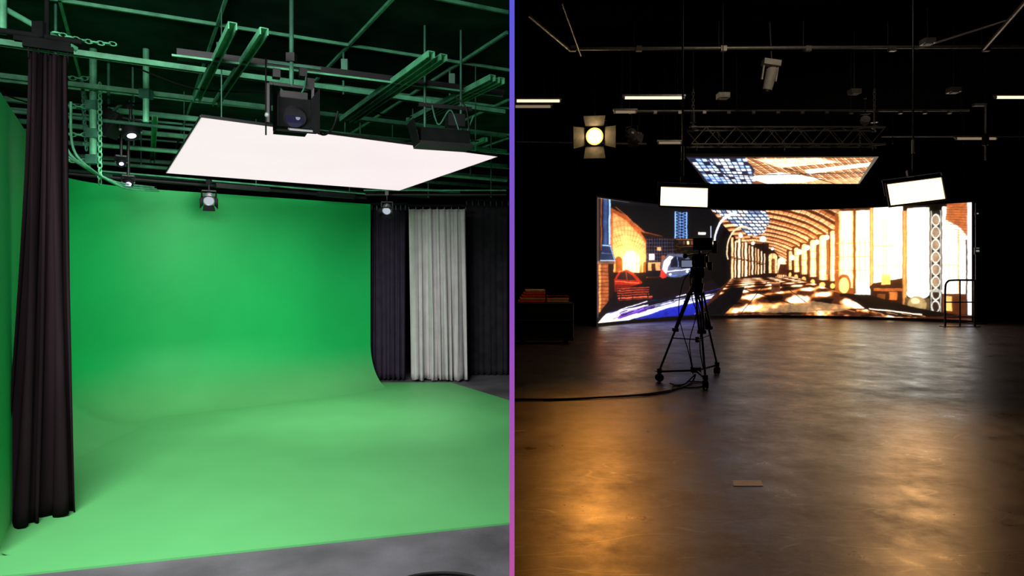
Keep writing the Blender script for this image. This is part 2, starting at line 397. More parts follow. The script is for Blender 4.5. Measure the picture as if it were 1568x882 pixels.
s.cyl((-6.2, 8.7, 3.0), (-1.5, 11.9, 3.0), .025, M_strutD)
s.cyl((-5.0, 5.3, 3.02), (-3.0, 6.5, 3.02), .018, M_strutD)
for (x, y) in ((-2.0, 8.6), (-4.2, 7.25), (-.6, 9.45), (-3.2, 9.6), (-4.8, 8.45)): s.cyl((x, y, 3.0), (x, y, HL), .01, M_strutD, 6)
# draped cables along the struts
for (x, y, dx, dy) in ((-3.0, 5.1, 1.3, .75), (-1.6, 6.0, 1.2, .7), (-4.6, 5.6, 1.1, .65), (-2.4, 7.2, 1.4, .8)):
    s.tube([(x, y, 3.24), (x+dx*.3, y+dy*.3, 3.12), (x+dx*.6, y+dy*.6, 3.15), (x+dx, y+dy, 3.24)], .007, M_matte)
# rail along the top of the green wall
s.cyl((-5.0, 7.02, 2.70), (-2.1, 9.4, 2.70), .022, M_black)
s.cyl((-4.6, 7.25, 2.75), (-2.1, 9.34, 2.75), .010, M_strut)
s.beam((-3.6, 7.93, 2.68), (-3.1, 8.34, 2.68), .07, .05, M_black)
s.beam((-2.6, 8.75, 2.68), (-2.2, 9.08, 2.68), .08, .06, M_black)
s.cyl((-2.1, 9.35, 2.74), (-.08, 9.35, 2.74), .02, M_black)
s.cyl((-2.1, 9.25, 2.79), (-.08, 9.25, 2.79), .010, M_strut)
for x, y in ((-4.4, 7.51), (-3.3, 8.42), (-2.3, 9.24), (-1.2, 9.35), (-.3, 9.35)):
    s.cyl((x, y, 2.7), (x, y, HL), .008, M_strutD, 6)
# drop pipes, chains and cable loops
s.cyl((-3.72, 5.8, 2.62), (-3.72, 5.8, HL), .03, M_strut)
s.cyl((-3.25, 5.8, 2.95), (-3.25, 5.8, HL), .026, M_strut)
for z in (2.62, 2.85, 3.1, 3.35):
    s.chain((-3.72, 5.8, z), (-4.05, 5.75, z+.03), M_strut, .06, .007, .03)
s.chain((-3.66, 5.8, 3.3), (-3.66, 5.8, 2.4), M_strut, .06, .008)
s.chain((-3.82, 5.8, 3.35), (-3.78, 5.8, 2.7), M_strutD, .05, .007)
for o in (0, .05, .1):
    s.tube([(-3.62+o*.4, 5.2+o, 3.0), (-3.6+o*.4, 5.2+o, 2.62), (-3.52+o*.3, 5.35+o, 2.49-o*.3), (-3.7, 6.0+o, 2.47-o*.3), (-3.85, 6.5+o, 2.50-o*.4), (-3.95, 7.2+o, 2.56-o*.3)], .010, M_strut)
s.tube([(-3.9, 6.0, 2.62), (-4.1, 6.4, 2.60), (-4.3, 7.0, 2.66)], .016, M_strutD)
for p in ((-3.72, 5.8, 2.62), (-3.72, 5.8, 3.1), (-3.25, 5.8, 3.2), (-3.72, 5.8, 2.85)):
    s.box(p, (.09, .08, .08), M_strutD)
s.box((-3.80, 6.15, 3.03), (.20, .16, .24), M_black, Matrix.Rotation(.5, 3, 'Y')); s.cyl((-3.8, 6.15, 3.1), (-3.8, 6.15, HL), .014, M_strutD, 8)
s.box((-3.80, 6.06, 3.03), (.14, .02, .18), M_blackmetal, Matrix.Rotation(.5, 3, 'Y')); s.beam((-3.92, 6.15, 3.0), (-3.68, 6.15, 3.2), .02, .02, M_strutD)
s.obj('lighting_rig')
s = MB()
s.cyl((-3.35, 3.95, 3.11), (-2.80, 4.25, 3.11), .018, M_matte)
s.cyl((-3.20, 4.1, 3.11), (-3.20, 4.1, HL), .024, M_strut)
s.cyl((-2.97, 4.17, 3.07), (-2.97, 4.17, HL), .014, M_matte)
s.beam((-3.12, 4.09, 3.09), (-2.86, 4.23, 3.09), .04, .05, M_matte)
s.box((-3.0, 4.16, 3.15), (.07, .07, .10), M_matte); s.cyl((-3.4, 3.75, 3.4), (-3.0, 4.5, 3.15), .018, M_strut)
s.chain((-2.95, 4.2, 3.16), (-2.7, 4.45, 3.17), M_strut, .045, .006, .02)
s.obj('curtain_support_rig')

# ---------------------------------------------------------------- lamps
def look(dirv):
    return Vector(dirv).normalized().to_track_quat('-Z', 'Y').to_matrix().to_4x4()
def fresnel(name, pos, aim, sz, body, glow, hang, doors=True, dopen=.5, gr=.43, inner=None, dm=None, dl=.57):
    b = MB(); b.M = Matrix.Translation(Vector(pos)) @ look(aim) @ Matrix.Diagonal((sz, sz, sz, 1))
    b.cyl((0, 0, -.35), (0, 0, .30), .5, body, 20); b.cyl((0, 0, .30), (0, 0, .48), .42, body, 20, .25)
    for k in range(4): b.cyl((0, 0, -.2+.13*k), (0, 0, -.16+.13*k), .54, body, 20)
    b.cyl((0, 0, -.36), (0, 0, -.38), gr, glow, 20); b.torus((0, 0, -.37), .46, .05, body, None, 20)
    if inner: b.cyl((0, 0, -.385), (0, 0, -.40), gr*.78, inner, 20)
    if doors:
        for k in range(4):
            R = Matrix.Rotation(k*math.pi/2, 4, 'Z')
            w0 = .44; w1 = .62
            vs = [R @ Vector(v) for v in ((-w0, .47, -.38), (w0, .47, -.38), (w1*.85, .47+dopen*.55, -.38-dl), (-w1*.85, .47+dopen*.55, -.38-dl))]
            nrm = (vs[1]-vs[0]).cross(vs[3]-vs[0]).normalized()*.015
            b.add([v-nrm for v in vs]+[v+nrm for v in vs], [(3, 2, 1, 0), (4, 5, 6, 7), (0, 1, 5, 4), (1, 2, 6, 5), (2, 3, 7, 6), (3, 0, 4, 7)], dm or body)
    b.M = Matrix.Identity(4)
    P = Vector(pos); a = Vector(aim); sd = Vector((a.y, -a.x, 0)).normalized()*sz*.6
    top = P+Vector((0, 0, sz*.75))
    for sg in (1, -1):
        b.beam(P+sd*sg, top+sd*sg, .012+.04*sz, .012, M_blackmetal); b.ball(P+sd*sg, sz*.09, M_steel, 8, 6)
    b.beam(top+sd, top-sd, .012+.04*sz, .014, M_blackmetal)
    b.cyl(top, (top.x, top.y, hang), .014, M_blackmetal, 8)
    b.box((top.x, top.y, hang), (.05, .05, .06), M_blackmetal)
    return b.obj(name)
fresnel('fresnel_spotlight', (-3.62, 7.80, 2.50), (.35, -.75, -.55), .13, M_chrome, E_silver, 2.70, dm=M_black)
fresnel('fresnel_spotlight', (-1.76, 9.2, 2.52), (0, -.75, -.6), .13, M_chrome, E_silver, 2.74, dm=M_black)
fresnel('moving_stage_light', (-3.62, 6.2, 2.96), (.3, -.25, -.8), .15, M_black, E_violet, 3.2, False, gr=.26)
fresnel('moving_stage_light', (-3.88, 6.6, 2.53), (.3, -.4, -.5), .09, M_black, E_violet, 2.98, False, gr=.3)
fresnel('moving_stage_light', (-3.83, 6.4, 2.70), (.3, -.4, -.5), .08, M_black, E_violet, 3.0, False, gr=.25)

s = MB(); c = Vector((-1.56, 4.62, 2.71))
R = Matrix.Rotation(math.radians(25), 3, 'Z')
def L3(x, y, z): return c+R @ Vector((x, y, z))
s.box(L3(0, 0, 0), (.22, .30, .20), M_matte, R)
s.box(L3(0, -.05, .12), (.18, .2, .05), M_black, R)
for k in range(5): s.box(L3(-.08+k*.04, .02, .11), (.012, .26, .05), M_strutD, R)
s.cyl(L3(0, -.15, -.02), L3(0, -.19, -.05), .075, M_black, 20); s.cyl(L3(0, -.19, -.05), L3(0, -.195, -.052), .06, M_lens, 20)
s.cyl(L3(0.02, -.196, -.045), L3(.02, -.20, -.045), .015, E_mon, 12)
for sg in (-1, 1):
    s.beam(L3(.15*sg, 0, -.05), L3(.15*sg, 0, .22), .03, .02, M_black); s.ball(L3(.16*sg, 0, 0), .02, M_steel, 8, 6)
    s.add([L3(.11*sg, -.16, -.12), L3(.11*sg, -.16, .1), L3(.15*sg, -.30, .15), L3(.15*sg, -.30, -.17)], [(0, 1, 2, 3)], M_matte)
s.beam(L3(-.15, 0, .22), L3(.15, 0, .22), .03, .02, M_black)
s.box(L3(0, -.24, -.145), (.25, .15, .01), M_matte, R @ Matrix.Rotation(.25, 3, 'X')); s.box(L3(0.03, -.24, -.135), (.15, .10, .012), M_chrome, R @ Matrix.Rotation(.25, 3, 'X'))
s.cyl(L3(0, 0, .22), L3(0, 0, .89), .016, M_strutD, 10); s.box(L3(0, 0, .42), (.06, .06, .06), M_black)
s.tube([L3(.05, .1, .2), L3(.14, .15, .05), L3(.22, .1, -.08), L3(.3, .1, -.03), L3(.34, .1, .1)], .008, M_rubber)
s.tube([L3(-.08, .1, .25), L3(-.02, -.1, .1), L3(.06, -.12, .16), L3(.1, 0, .3)], .006, M_strutD)
s.cyl(L3(-.17, 0, -.14), L3(-.17, 0, .40), .006, M_matte, 8)
for x, z in ((-.1, .3), (.08, .33), (.13, .26)): s.box(L3(x, .02, z), (.05, .07, .06), M_black, R)
s.beam(L3(-.16, 0, .37), L3(.2, 0, .37), .02, .02, M_strutD)
s.obj('studio_lamp_with_barndoors')

s = MB(); c = Vector((-.56, 5.30, 2.70)); R = Matrix.Rotation(math.radians(20), 3, 'Z')
s.box(L3(0, 0, 0), (.40, .20, .12), M_matte, R); s.box(L3(0, 0, -.062), (.44, .22, .03), M_black, R)
s.add([L3(-.22, -.13, -.07), L3(-.22, .11, -.07), L3(-.27, .13, .12), L3(-.27, -.15, .12)], [(0, 1, 2, 3)], M_matte)
s.add([L3(-.215, -.12, -.075), L3(-.215, .10, -.075), L3(-.24, .11, .03), L3(-.24, -.13, .03)], [(0, 1, 2, 3)], M_white)
for x in (-.15, .15):
    s.cyl(L3(x, 0, .06), L3(x, 0, .9), .010, M_strutD, 8)
s.beam(L3(-.2, 0, .26), L3(.24, 0, .26), .03, .03, M_black)
s.box(L3(.1, 0, .15), (.14, .12, .1), M_black, R)
s.tube([L3(-.1, 0, .3), L3(-.05, -.05, .1), L3(.05, -.06, .22), L3(.15, -.05, .02), L3(.25, -.03, .2)], .007, M_strutD)
s.tube([L3(.1, 0, .35), L3(.18, -.05, .25), L3(.22, -.04, .02), L3(.3, 0, .0)], .007, M_rubber)
s.obj('fluorescent_bank_light')

s = MB()
for k in range(3):
    s.torus((-.36, 3.285-.02*k, .012+.018*k), .15+.018*k, .008, M_rubber, None, 40, 6, (1.25, .8, 1))
s.tube([(-.2, 3.2, .01), (-.1, 3.0, .01), (-.25, 2.7, .01), (-.1, 2.3, .01)], .008, M_rubber)
s.obj('coiled_cable')

# ================================================================= RIGHT STUDIO
class Canvas:
    def __init__(s, w, h, sc):
        s.sc = sc; s.W = int(w*sc); s.H = int(h*sc); s.a = np.zeros((s.H, s.W, 3))
        s.Y, s.X = np.mgrid[0:s.H, 0:s.W]; s.X = (s.X+.5)/sc; s.Y = (s.Y+.5)/sc
    def put(s, mask, col, al=1.0):
        col = np.array(col, float)/255
        s.a[mask] = s.a[mask]*(1-al)+col*al
    def mask(s, pts):
        m = np.zeros(s.X.shape, bool); n = len(pts)
        for i in range(n):
            x1, y1 = pts[i]; x2, y2 = pts[(i+1) % n]
            if y1 == y2: continue
            m ^= ((s.Y >= min(y1, y2)) & (s.Y < max(y1, y2)) & (s.X < (s.Y-y1)*(x2-x1)/(y2-y1)+x1))
        return m
    def poly(s, pts, col, al=1.0): s.put(s.mask(pts), col, al)
    def rect(s, x0, y0, x1, y1, col, al=1.0): s.put((s.X >= x0) & (s.X < x1) & (s.Y >= y0) & (s.Y < y1), col, al)
    def ell(s, cx, cy, rx, ry, col, al=1.0): s.put(((s.X-cx)/rx)**2+((s.Y-cy)/ry)**2 < 1, col, al)
    def arch(s, x0, y0, x1, y1, col, al=1.0):
        r = (x1-x0)/2; s.put(((s.X >= x0) & (s.X < x1) & (s.Y >= y0+r) & (s.Y < y1)) | (((s.X-(x0+x1)/2)**2+(s.Y-y0-r)**2) < r*r), col, al)
    def column(s, x0, y0, x1, y1, edge=(196, 104, 40), mid=(255, 250, 232)):
        m = (s.X >= x0) & (s.X < x1) & (s.Y >= y0) & (s.Y < y1)
        q = np.abs((s.X-(x0+x1)/2)/((x1-x0)/2)); k = np.clip(1-q**2.2, 0, 1)[..., None]
        c = np.array(edge)/255*(1-k)+np.array(mid)/255*k; s.a[m] = c[m]
    def ring(s, cx, cy, rx, ry, w, col, al=1.0, cond=None):
        q = np.sqrt(((s.X-cx)/rx)**2+((s.Y-cy)/ry)**2); m = np.abs(q-1)*min(rx, ry) < w/2
        if cond is not None: m &= cond
        s.put(m, col, al)
    def line(s, x1, y1, x2, y2, w, col, al=1.0):
        dx, dy = x2-x1, y2-y1; L2 = dx*dx+dy*dy+1e-9; t = np.clip(((s.X-x1)*dx+(s.Y-y1)*dy)/L2, 0, 1)
        s.put((s.X-x1-t*dx)**2+(s.Y-y1-t*dy)**2 < (w/2)**2, col, al)
    def glow(s, cx, cy, rx, ry, col, k=1.0):
        g = np.exp(-(((s.X-cx)/rx)**2+((s.Y-cy)/ry)**2))[..., None]; s.a += g*np.array(col)/255*k
    def blurred(s, n):
        b = s.a.copy()
        for _ in range(2):
            for ax in (0, 1):
                acc = np.zeros_like(b)
                for k in range(-n, n+1): acc += np.roll(b, k, ax)
                b = acc/(2*n+1)
        return b
    def noise(s, cell):
        gh = int(s.H/(cell*s.sc))+3; gw = int(s.W/(cell*s.sc))+3; gr = np.random.rand(gh, gw)
        yy = s.Y/cell; xx = s.X/cell; y0 = yy.astype(int); x0 = xx.astype(int); fy = yy-y0; fx = xx-x0
        fy = fy*fy*(3-2*fy); fx = fx*fx*(3-2*fx)
        return (gr[y0, x0]*(1-fy)*(1-fx)+gr[y0+1, x0]*fy*(1-fx)+gr[y0, x0+1]*(1-fy)*fx+gr[y0+1, x0+1]*fy*fx)
    def warp(s, amp, cell):
        dx = (s.noise(cell)-.5)*2*amp*s.sc; dy = (s.noise(cell)-.5)*2*amp*s.sc
        yi = np.clip((s.Y*s.sc-.5+dy).round().astype(int), 0, s.H-1); xi = np.clip((s.X*s.sc-.5+dx).round().astype(int), 0, s.W-1)
        s.a = s.a[yi, xi]

cv = Canvas(572, 190, 3)
# ---- left pavilion: canopy fanning out, glowing core
cv.poly([(20, 12), (46, 22), (70, 40), (100, 48), (100, 120), (20, 125)], (120, 52, 20))
cv.poly([(24, 20), (46, 30), (70, 56), (84, 80), (66, 104), (24, 112)], (218, 126, 72))
cv.glow(46, 62, 34, 30, (255, 150, 80), .35)
for k in range(34):
    a = math.radians(-175+k*5); cv.line(48, 108, 48+95*math.cos(a), 108+98*math.sin(a), .7, (120, 50, 20), .6)
for k in range(9): cv.ring(48, 108, 36+k*7, 40+k*7.5, .7, (100, 40, 16), .45, cv.Y < 104)
cv.poly([(20, 0), (210, 0), (190, 60), (104, 60), (96, 52), (74, 46), (46, 22), (28, 10)], (4, 4, 7))
cv.line(28, 10, 46, 22, .8, (200, 110, 66)); cv.line(46, 22, 74, 46, .8, (200, 110, 66)); cv.line(74, 46, 100, 52, .8, (140, 72, 38))
cv.poly([(68, 46), (104, 54), (104, 125), (78, 122), (88, 82)], (30, 12, 6))
cv.a = cv.blurred(1)
cv.glow(48, 96, 28, 22, (255, 160, 80), .6)
cv.arch(40, 78, 66, 120, (255, 226, 172)); cv.ell(53, 94, 9, 11, (255, 255, 245)); cv.arch(28, 88, 39, 122, (120, 54, 20)); cv.arch(70, 92, 80, 120, (245, 170, 95)); cv.arch(72, 96, 77, 120, (120, 56, 20))
for x in (44, 50, 56, 62): cv.line(x, 82, x, 118, .8, (120, 60, 24))
cv.line(40, 98, 66, 98, .8, (120, 60, 24)); cv.rect(22, 113, 76, 124, (14, 6, 5))
# street lamp column
cv.rect(0, 0, 20, 100, (9, 11, 22)); cv.column(8, 0, 17, 96, (10, 14, 30), (40, 60, 100)); cv.rect(17.5, 0, 20, 72, (140, 185, 235)); cv.rect(5, 0, 6.5, 80, (140, 70, 26)); cv.rect(0, 0, 4, 96, (30, 12, 6))
cv.poly([(3, 96), (8, 70), (21, 70), (29, 96)], (22, 32, 58)); cv.line(5, 95, 28, 95, 1.6, (190, 215, 240)); cv.line(20, 72, 27, 94, 1.2, (120, 165, 220)); cv.line(8, 72, 21, 72, 1.2, (150, 190, 230)); cv.line(6, 84, 25, 84, .8, (110, 150, 200))
cv.column(0, 98, 25, 178, (30, 12, 9), (150, 74, 38)); cv.rect(2, 100, 5, 178, (225, 130, 60)); cv.rect(17, 100, 25, 178, (24, 10, 9))
for k in range(14): cv.line(0, 101+k*5.6, 25, 101+k*5.6, .7, (28, 12, 8))
cv.rect(0, 96, 27, 100, (90, 60, 44))
# red car
cv.poly([(26, 144), (26, 124), (33, 112), (46, 108), (58, 114), (70, 128), (73, 144)], (150, 28, 14)); cv.poly([(27, 132), (72, 134), (73, 144), (26, 144)], (86, 16, 10)); cv.poly([(30, 124), (36, 113), (46, 111), (56, 118), (62, 126)], (24, 12, 18)); cv.line(45, 111, 47, 126, 1.2, (150, 44, 26))
cv.line(27, 127, 66, 130, 1.0, (235, 130, 85)); cv.line(33, 112, 46, 108, .8, (255, 170, 120)); cv.ell(70, 133, 1.6, 1.6, (255, 235, 190)); cv.ell(35, 143, 5, 6, (5, 5, 5)); cv.ell(64, 143, 5, 6, (5, 5, 5)); cv.ell(35, 143, 2, 2.5, (120, 100, 90))
# dark street with cold streaks of light
cv.poly([(0, 178), (26, 146), (100, 120), (215, 128), (240, 190), (0, 190)], (10, 6, 10))
cv.poly([(0, 190), (14, 176), (90, 165), (150, 154), (205, 148), (206, 152), (120, 174), (50, 190)], (206, 208, 248)); cv.poly([(60, 190), (110, 173), (190, 158), (205, 162), (150, 187)], (22, 28, 130))
cv.poly([(14, 182), (90, 168), (88, 173), (34, 187)], (110, 60, 190)); cv.poly([(0, 190), (10, 180), (40, 175), (28, 190)], (255, 236, 214))
for k in range(46):
    x = random.uniform(10, 170); y = 190-(x*.18)-random.uniform(-2, 14); l = random.uniform(12, 45)
    cv.line(x, y, x+l, y-l*.26, random.uniform(.5, 1.7), random.choice([(10, 6, 18), (12, 8, 30), (255, 250, 255), (60, 40, 160), (14, 8, 24), (8, 5, 12)]))
cv.line(150, 186, 205, 166, 1.4, (120, 80, 220))
# bench
for k in range(4): cv.line(31, 139+k*3.6, 80, 138+k*3.6, 1.6, (165, 52, 32))
cv.line(33, 154, 84, 153, 2.4, (200, 80, 50)); cv.line(37, 148, 35, 168, 1.4, (4, 4, 4)); cv.line(78, 148, 80, 167, 1.4, (4, 4, 4)); cv.line(56, 150, 56, 166, 1.2, (4, 4, 4)); cv.line(33, 157, 84, 156, 1.2, (100, 32, 22))
# lit windows and ironwork behind
cv.rect(76, 54, 118, 120, (7, 7, 15))
for k in range(11): cv.line(77+k*3.8, 55, 77+k*3.8, 98, .6, (44, 60, 110))
for k in range(7): cv.line(76, 58+k*6, 118, 56+k*6, .6, (120, 66, 36))
cv.rect(79, 96, 97, 110, (205, 140, 85)); cv.rect(84, 98, 90, 110, (40, 18, 12)); cv.rect(98, 84, 104, 112, (130, 62, 30)); cv.rect(80, 82, 88, 92, (230, 220, 215)); cv.rect(92, 70, 98, 76, (220, 150, 90))
cv.rect(118, 8, 120, 54, (120, 170, 235)); cv.rect(136, 8, 138, 54, (120, 170, 235)); cv.rect(126, 8, 127.4, 54, (70, 100, 180)); cv.rect(131, 8, 132, 54, (60, 90, 170))
for k in range(9): cv.line(119, 8+k*5, 137, 13+k*5, .8, (110, 155, 225)); cv.line(137, 8+k*5, 119, 13+k*5, .8, (110, 155, 225))
cv.line(120, 55, 182, 56, 1.6, (120, 64, 30)); cv.line(120, 68, 178, 66, 1.0, (90, 50, 26)); cv.rect(156, 42, 168, 46, (255, 240, 215)); cv.ell(172, 56, 2.6, 2.8, (255, 250, 235)); cv.rect(176, 30, 177.4, 60, (190, 200, 225))
for k in range(9): cv.rect(124+k*6.5, 58, 128+k*6.5, 62+random.uniform(0, 3), random.choice([(160, 90, 44), (90, 48, 26), (230, 190, 140), (30, 20, 24)]))
# rounded vehicle front
cv.poly([(98, 108), (100, 92), (108, 82), (130, 80), (142, 88), (146, 112), (126, 122), (102, 120)], (66, 70, 92)); cv.poly([(100, 108), (102, 94), (110, 85), (116, 86), (108, 104), (106, 118)], (245, 245, 255))
cv.poly([(112, 92), (120, 85), (134, 87), (138, 98), (126, 104), (112, 104)], (10, 12, 26)); cv.poly([(96, 120), (98, 106), (107, 116), (105, 128)], (180, 40, 30)); cv.line(108, 111, 142, 107, 1.6, (235, 238, 250)); cv.line(112, 119, 144, 114, 1.4, (70, 95, 170)); cv.line(122, 86, 124, 103, 1, (120, 140, 190)); cv.ell(112, 116, 2, 2, (255, 255, 255)); cv.ell(138, 111, 2, 2, (255, 255, 255))
cv.ell(120, 126, 22, 5, (5, 5, 8)); cv.ell(198, 94, 24, 46, (2, 2, 3)); cv.ell(164, 108, 16, 24, (4, 3, 4))
# ---- arched hall
hall = [(176, 0), (430, 0), (410, 60), (400, 128), (205, 128), (218, 90), (214, 50)]
cv.poly(hall, (84, 36, 15))
hm = cv.mask(hall); cond = hm & (cv.Y < 124)
R = 13.0; k = 0
while R < 245:
    cx = 252-R*.16; cy = 116+R*.05
    br = [(206, 128, 72), (236, 172, 112), (176, 98, 50), (220, 148, 90)][k % 4]
    cv.ring(cx, cy, R, R*.74, 1.0+R*.026, br, .95, cond)
    cv.ring(cx, cy, R*.985, R*.985*.74, .35+R*.005, (255, 222, 172), .9, cond)
    cv.ring(cx, cy, R*1.035+.6, (R*1.035+.6)*.74, .4+R*.004, (20, 8, 4), .9, cond)
    R = R*1.09+.9; k += 1
for k in range(30):
    a = math.radians(-115+k*4.0); rr = (cv.X-252)*math.cos(a)+(cv.Y-100)*math.sin(a)
    cv.put(cond & (np.abs((cv.X-252)*math.sin(a)-(cv.Y-100)*math.cos(a)) < .15+rr*.003) & (rr > 18), (60, 25, 10), .65)
mk = hm[..., None]*np.clip((cv.X-290)/90, 0, 1)[..., None]*np.clip((44-cv.Y)/44, 0, 1)[..., None]; cv.a *= 1-.35*mk
cv.glow(330, 70, 50, 34, (255, 140, 60), .16)
# glazed skylight strip
sk = [(176, 0), (258, 0), (264, 18), (256, 40), (238, 50), (222, 34)]
cv.poly(sk, (10, 10, 20)); skm = cv.mask(sk)
for k in range(11):
    for j in range(8):
        x = 176+k*8.2+j*4.4; y = 1+j*5.9
        mk = cv.mask([(x, y), (x+6.8, y+.4), (x+9, y+4.4), (x+2.4, y+4.2)]) & skm; cv.put(mk, random.choice([(215, 228, 250), (240, 242, 248), (170, 190, 228), (205, 214, 235), (235, 225, 212), (90, 104, 140)]))
cv.ring(212, 66, 30, 58, 3.0, (215, 215, 230), 1, (cv.X < 216) & (cv.Y < 62)); cv.ring(226, 76, 24, 46, 2.0, (225, 190, 150), 1, (cv.X < 234) & (cv.Y < 90)); cv.ring(236, 84, 20, 38, 1.4, (190, 130, 80), 1, (cv.X < 246) & (cv.Y < 96))
# far end and left colonnade
cv.rect(206, 60, 262, 126, (24, 10, 6)); cv.ell(262, 98, 18, 28, (20, 8, 5))
for x, w, y0, y1 in ((208, 3.6, 50, 124), (213.4, 2, 56, 122), (218, 4, 52, 122), (224, 2, 60, 120), (228, 3.6, 58, 120), (234, 1.6, 64, 118), (238, 2.6, 66, 117), (243, 1.6, 68, 116), (246.5, 2.2, 70, 116), (251, 2, 74, 115), (255.4, 1.6, 78, 114)):
    cv.column(x, y0, x+w, y1, random.choice([(200, 120, 60), (160, 84, 36)]), random.choice([(255, 240, 208), (248, 206, 150)])); cv.rect(x-.4, y0+(y1-y0)*.5, x+w+.4, y0+(y1-y0)*.5+1.2, (120, 56, 22))
for k in range(9): cv.rect(208+k*5.4, 84+k*1.6, 211+k*5.4, 86+k*1.6, (24, 10, 6))
cv.ell(254, 52, 4.4, 5.6, (255, 240, 215)); cv.rect(253.2, 58, 254.8, 122, (10, 5, 4)); cv.ell(222, 46, 3.2, 4.2, (255, 248, 230)); cv.ell(240, 60, 2.6, 3.4, (255, 240, 215)); cv.rect(222, 52, 223.3, 124, (10, 5, 4))
cv.arch(262, 78, 275, 114, (240, 190, 128)); cv.arch(276, 86, 288, 114, (255, 226, 170)); cv.arch(266, 88, 272, 114, (90, 40, 16)); cv.poly([(276, 116), (280, 98), (290, 98), (294, 118)], (46, 18, 10)); cv.ell(268, 70, 2.2, 2.8, (255, 250, 235)); cv.line(268, 73, 268, 112, .8, (20, 8, 5))
for k in range(5): cv.line(262, 80+k*7, 275, 81+k*7, .6, (150, 84, 40))
# right colonnade, growing toward the viewer
for x, w, y0, y1 in ((293, 5, 74, 120), (301, 7, 68, 124), (312, 8, 61, 128), (325, 10, 54, 133), (340, 12, 46, 138), (357, 9, 38, 140)):
    cv.rect(x-3, y0-2, x+w+4, y1+8, (62, 26, 11)); cv.arch(x, y0, x+w, y1, (250, 196, 124)); cv.column(x+.4, y0+w*.5, x+w-.4, y1, (230, 150, 72), (255, 246, 214)); cv.rect(x+w, y0+9, x+w+2, y1, (190, 100, 42))
    for q in range(2): cv.rect(x+w*(.3+.36*q), y0+w*.5, x+w*(.3+.36*q)+.8, y1, (215, 135, 66))
    for q in range(4): cv.rect(x, y0+(y1-y0)*(.25+.18*q), x+w, y0+(y1-y0)*(.25+.18*q)+.9, (205, 122, 58))
    cv.rect(x-3, y1-12, x+w+3, y1+6, (26, 10, 6)); cv.ell(x+w*.4, y1-3, w*.4, 5, (245, 170, 90))
for x, y in ((298, 86), (309, 76), (321, 68), (336, 58), (352, 50), (374, 34)): cv.ell(x, y, 3.6, 4.6, (255, 252, 240)); cv.line(x, y+5, x, y+66, 1.1, (8, 4, 3))
cv.rect(364, 8, 398, 165, (110, 52, 20)); cv.column(370, 4, 393, 140, (226, 150, 74), (255, 250, 230)); cv.column(397, 4, 421, 152, (250, 205, 140), (255, 254, 246)); cv.ell(409, 152, 14, 22, (255, 252, 240))
for x in (376, 384, 403, 412): cv.rect(x, 52, x+1.2, 140, (220, 140, 68))
for y in (60, 84, 108): cv.rect(366, y, 420, y+1.4, (210, 128, 60))
cv.ell(378, 134, 11, 18, (110, 52, 20)); cv.ell(378, 136, 8, 14, (250, 190, 110)); cv.rect(393, 0, 397, 150, (80, 36, 14)); cv.column(420, 0, 426, 156, (100, 46, 18), (215, 135, 70))
cv.rect(426, 0, 470, 136, (255, 252, 240)); cv.rect(433, 40, 434.2, 136, (225, 155, 80)); cv.column(440, 18, 446, 136, (200, 122, 56), (255, 230, 180)); cv.rect(453, 40, 454.2, 130, (230, 168, 92)); cv.rect(426, 66, 458, 67.6, (215, 140, 70)); cv.rect(426, 100, 470, 101.6, (230, 172, 100)); cv.rect(462, 70, 463.4, 136, (235, 178, 104))
cv.poly([(360, 150), (400, 158), (425, 132), (472, 122), (478, 170), (420, 174), (370, 168)], (22, 9, 6)); cv.rect(438, 116, 452, 134, (245, 165, 85)); cv.ell(409, 150, 12, 22, (255, 248, 226)); cv.rect(426, 140, 470, 145, (120, 60, 26)); cv.rect(432, 150, 444, 166, (80, 40, 18)); cv.rect(450, 146, 462, 160, (150, 80, 36))
cv.column(469, 8, 477, 168, (70, 34, 14), (190, 120, 62)); cv.column(477, 4, 512, 148, (255, 232, 190), (255, 255, 252)); cv.ell(494, 148, 18, 10, (255, 255, 248)); cv.rect(473, 156, 512, 184, (64, 48, 30)); cv.ell(493, 167, 15, 14, (130, 110, 72)); cv.ell(490, 161, 7, 5, (205, 180, 130)); cv.rect(494, 20, 495, 130, (240, 205, 150))
cv.rect(512, 10, 531, 184, (16, 14, 13))
for k in range(8): cv.ring(521.5, 26+k*20.5, 5.6, 9, 1.6, (200, 195, 185)); cv.ell(521.5, 26+k*20.5, 4.4, 7.4, (120, 100, 80) if k < 6 else (30, 20, 16))
cv.rect(514, 10, 515.3, 184, (165, 165, 158)); cv.rect(528, 10, 529.3, 184, (165, 165, 158)); cv.rect(512, 142, 531, 146, (150, 150, 140))
cv.rect(531, 4, 566, 150, (255, 251, 238)); cv.poly([(538, 0), (572, 0), (572, 64), (556, 40), (536, 26)], (150, 80, 40))
for k in range(16): cv.line(536, 1+k*4, 572, 4+k*4.2, .7, (80, 35, 18))
cv.rect(553, 44, 555.2, 150, (215, 140, 68)); cv.rect(540, 70, 541.3, 150, (225, 165, 95)); cv.rect(531, 100, 553, 101.6, (215, 150, 80)); cv.rect(566, 0, 572, 190, (225, 228, 240)); cv.rect(531, 148, 566, 190, (60, 28, 12)); cv.rect(534, 152, 545, 176, (225, 150, 80)); cv.rect(564, 60, 566.5, 190, (40, 20, 10))
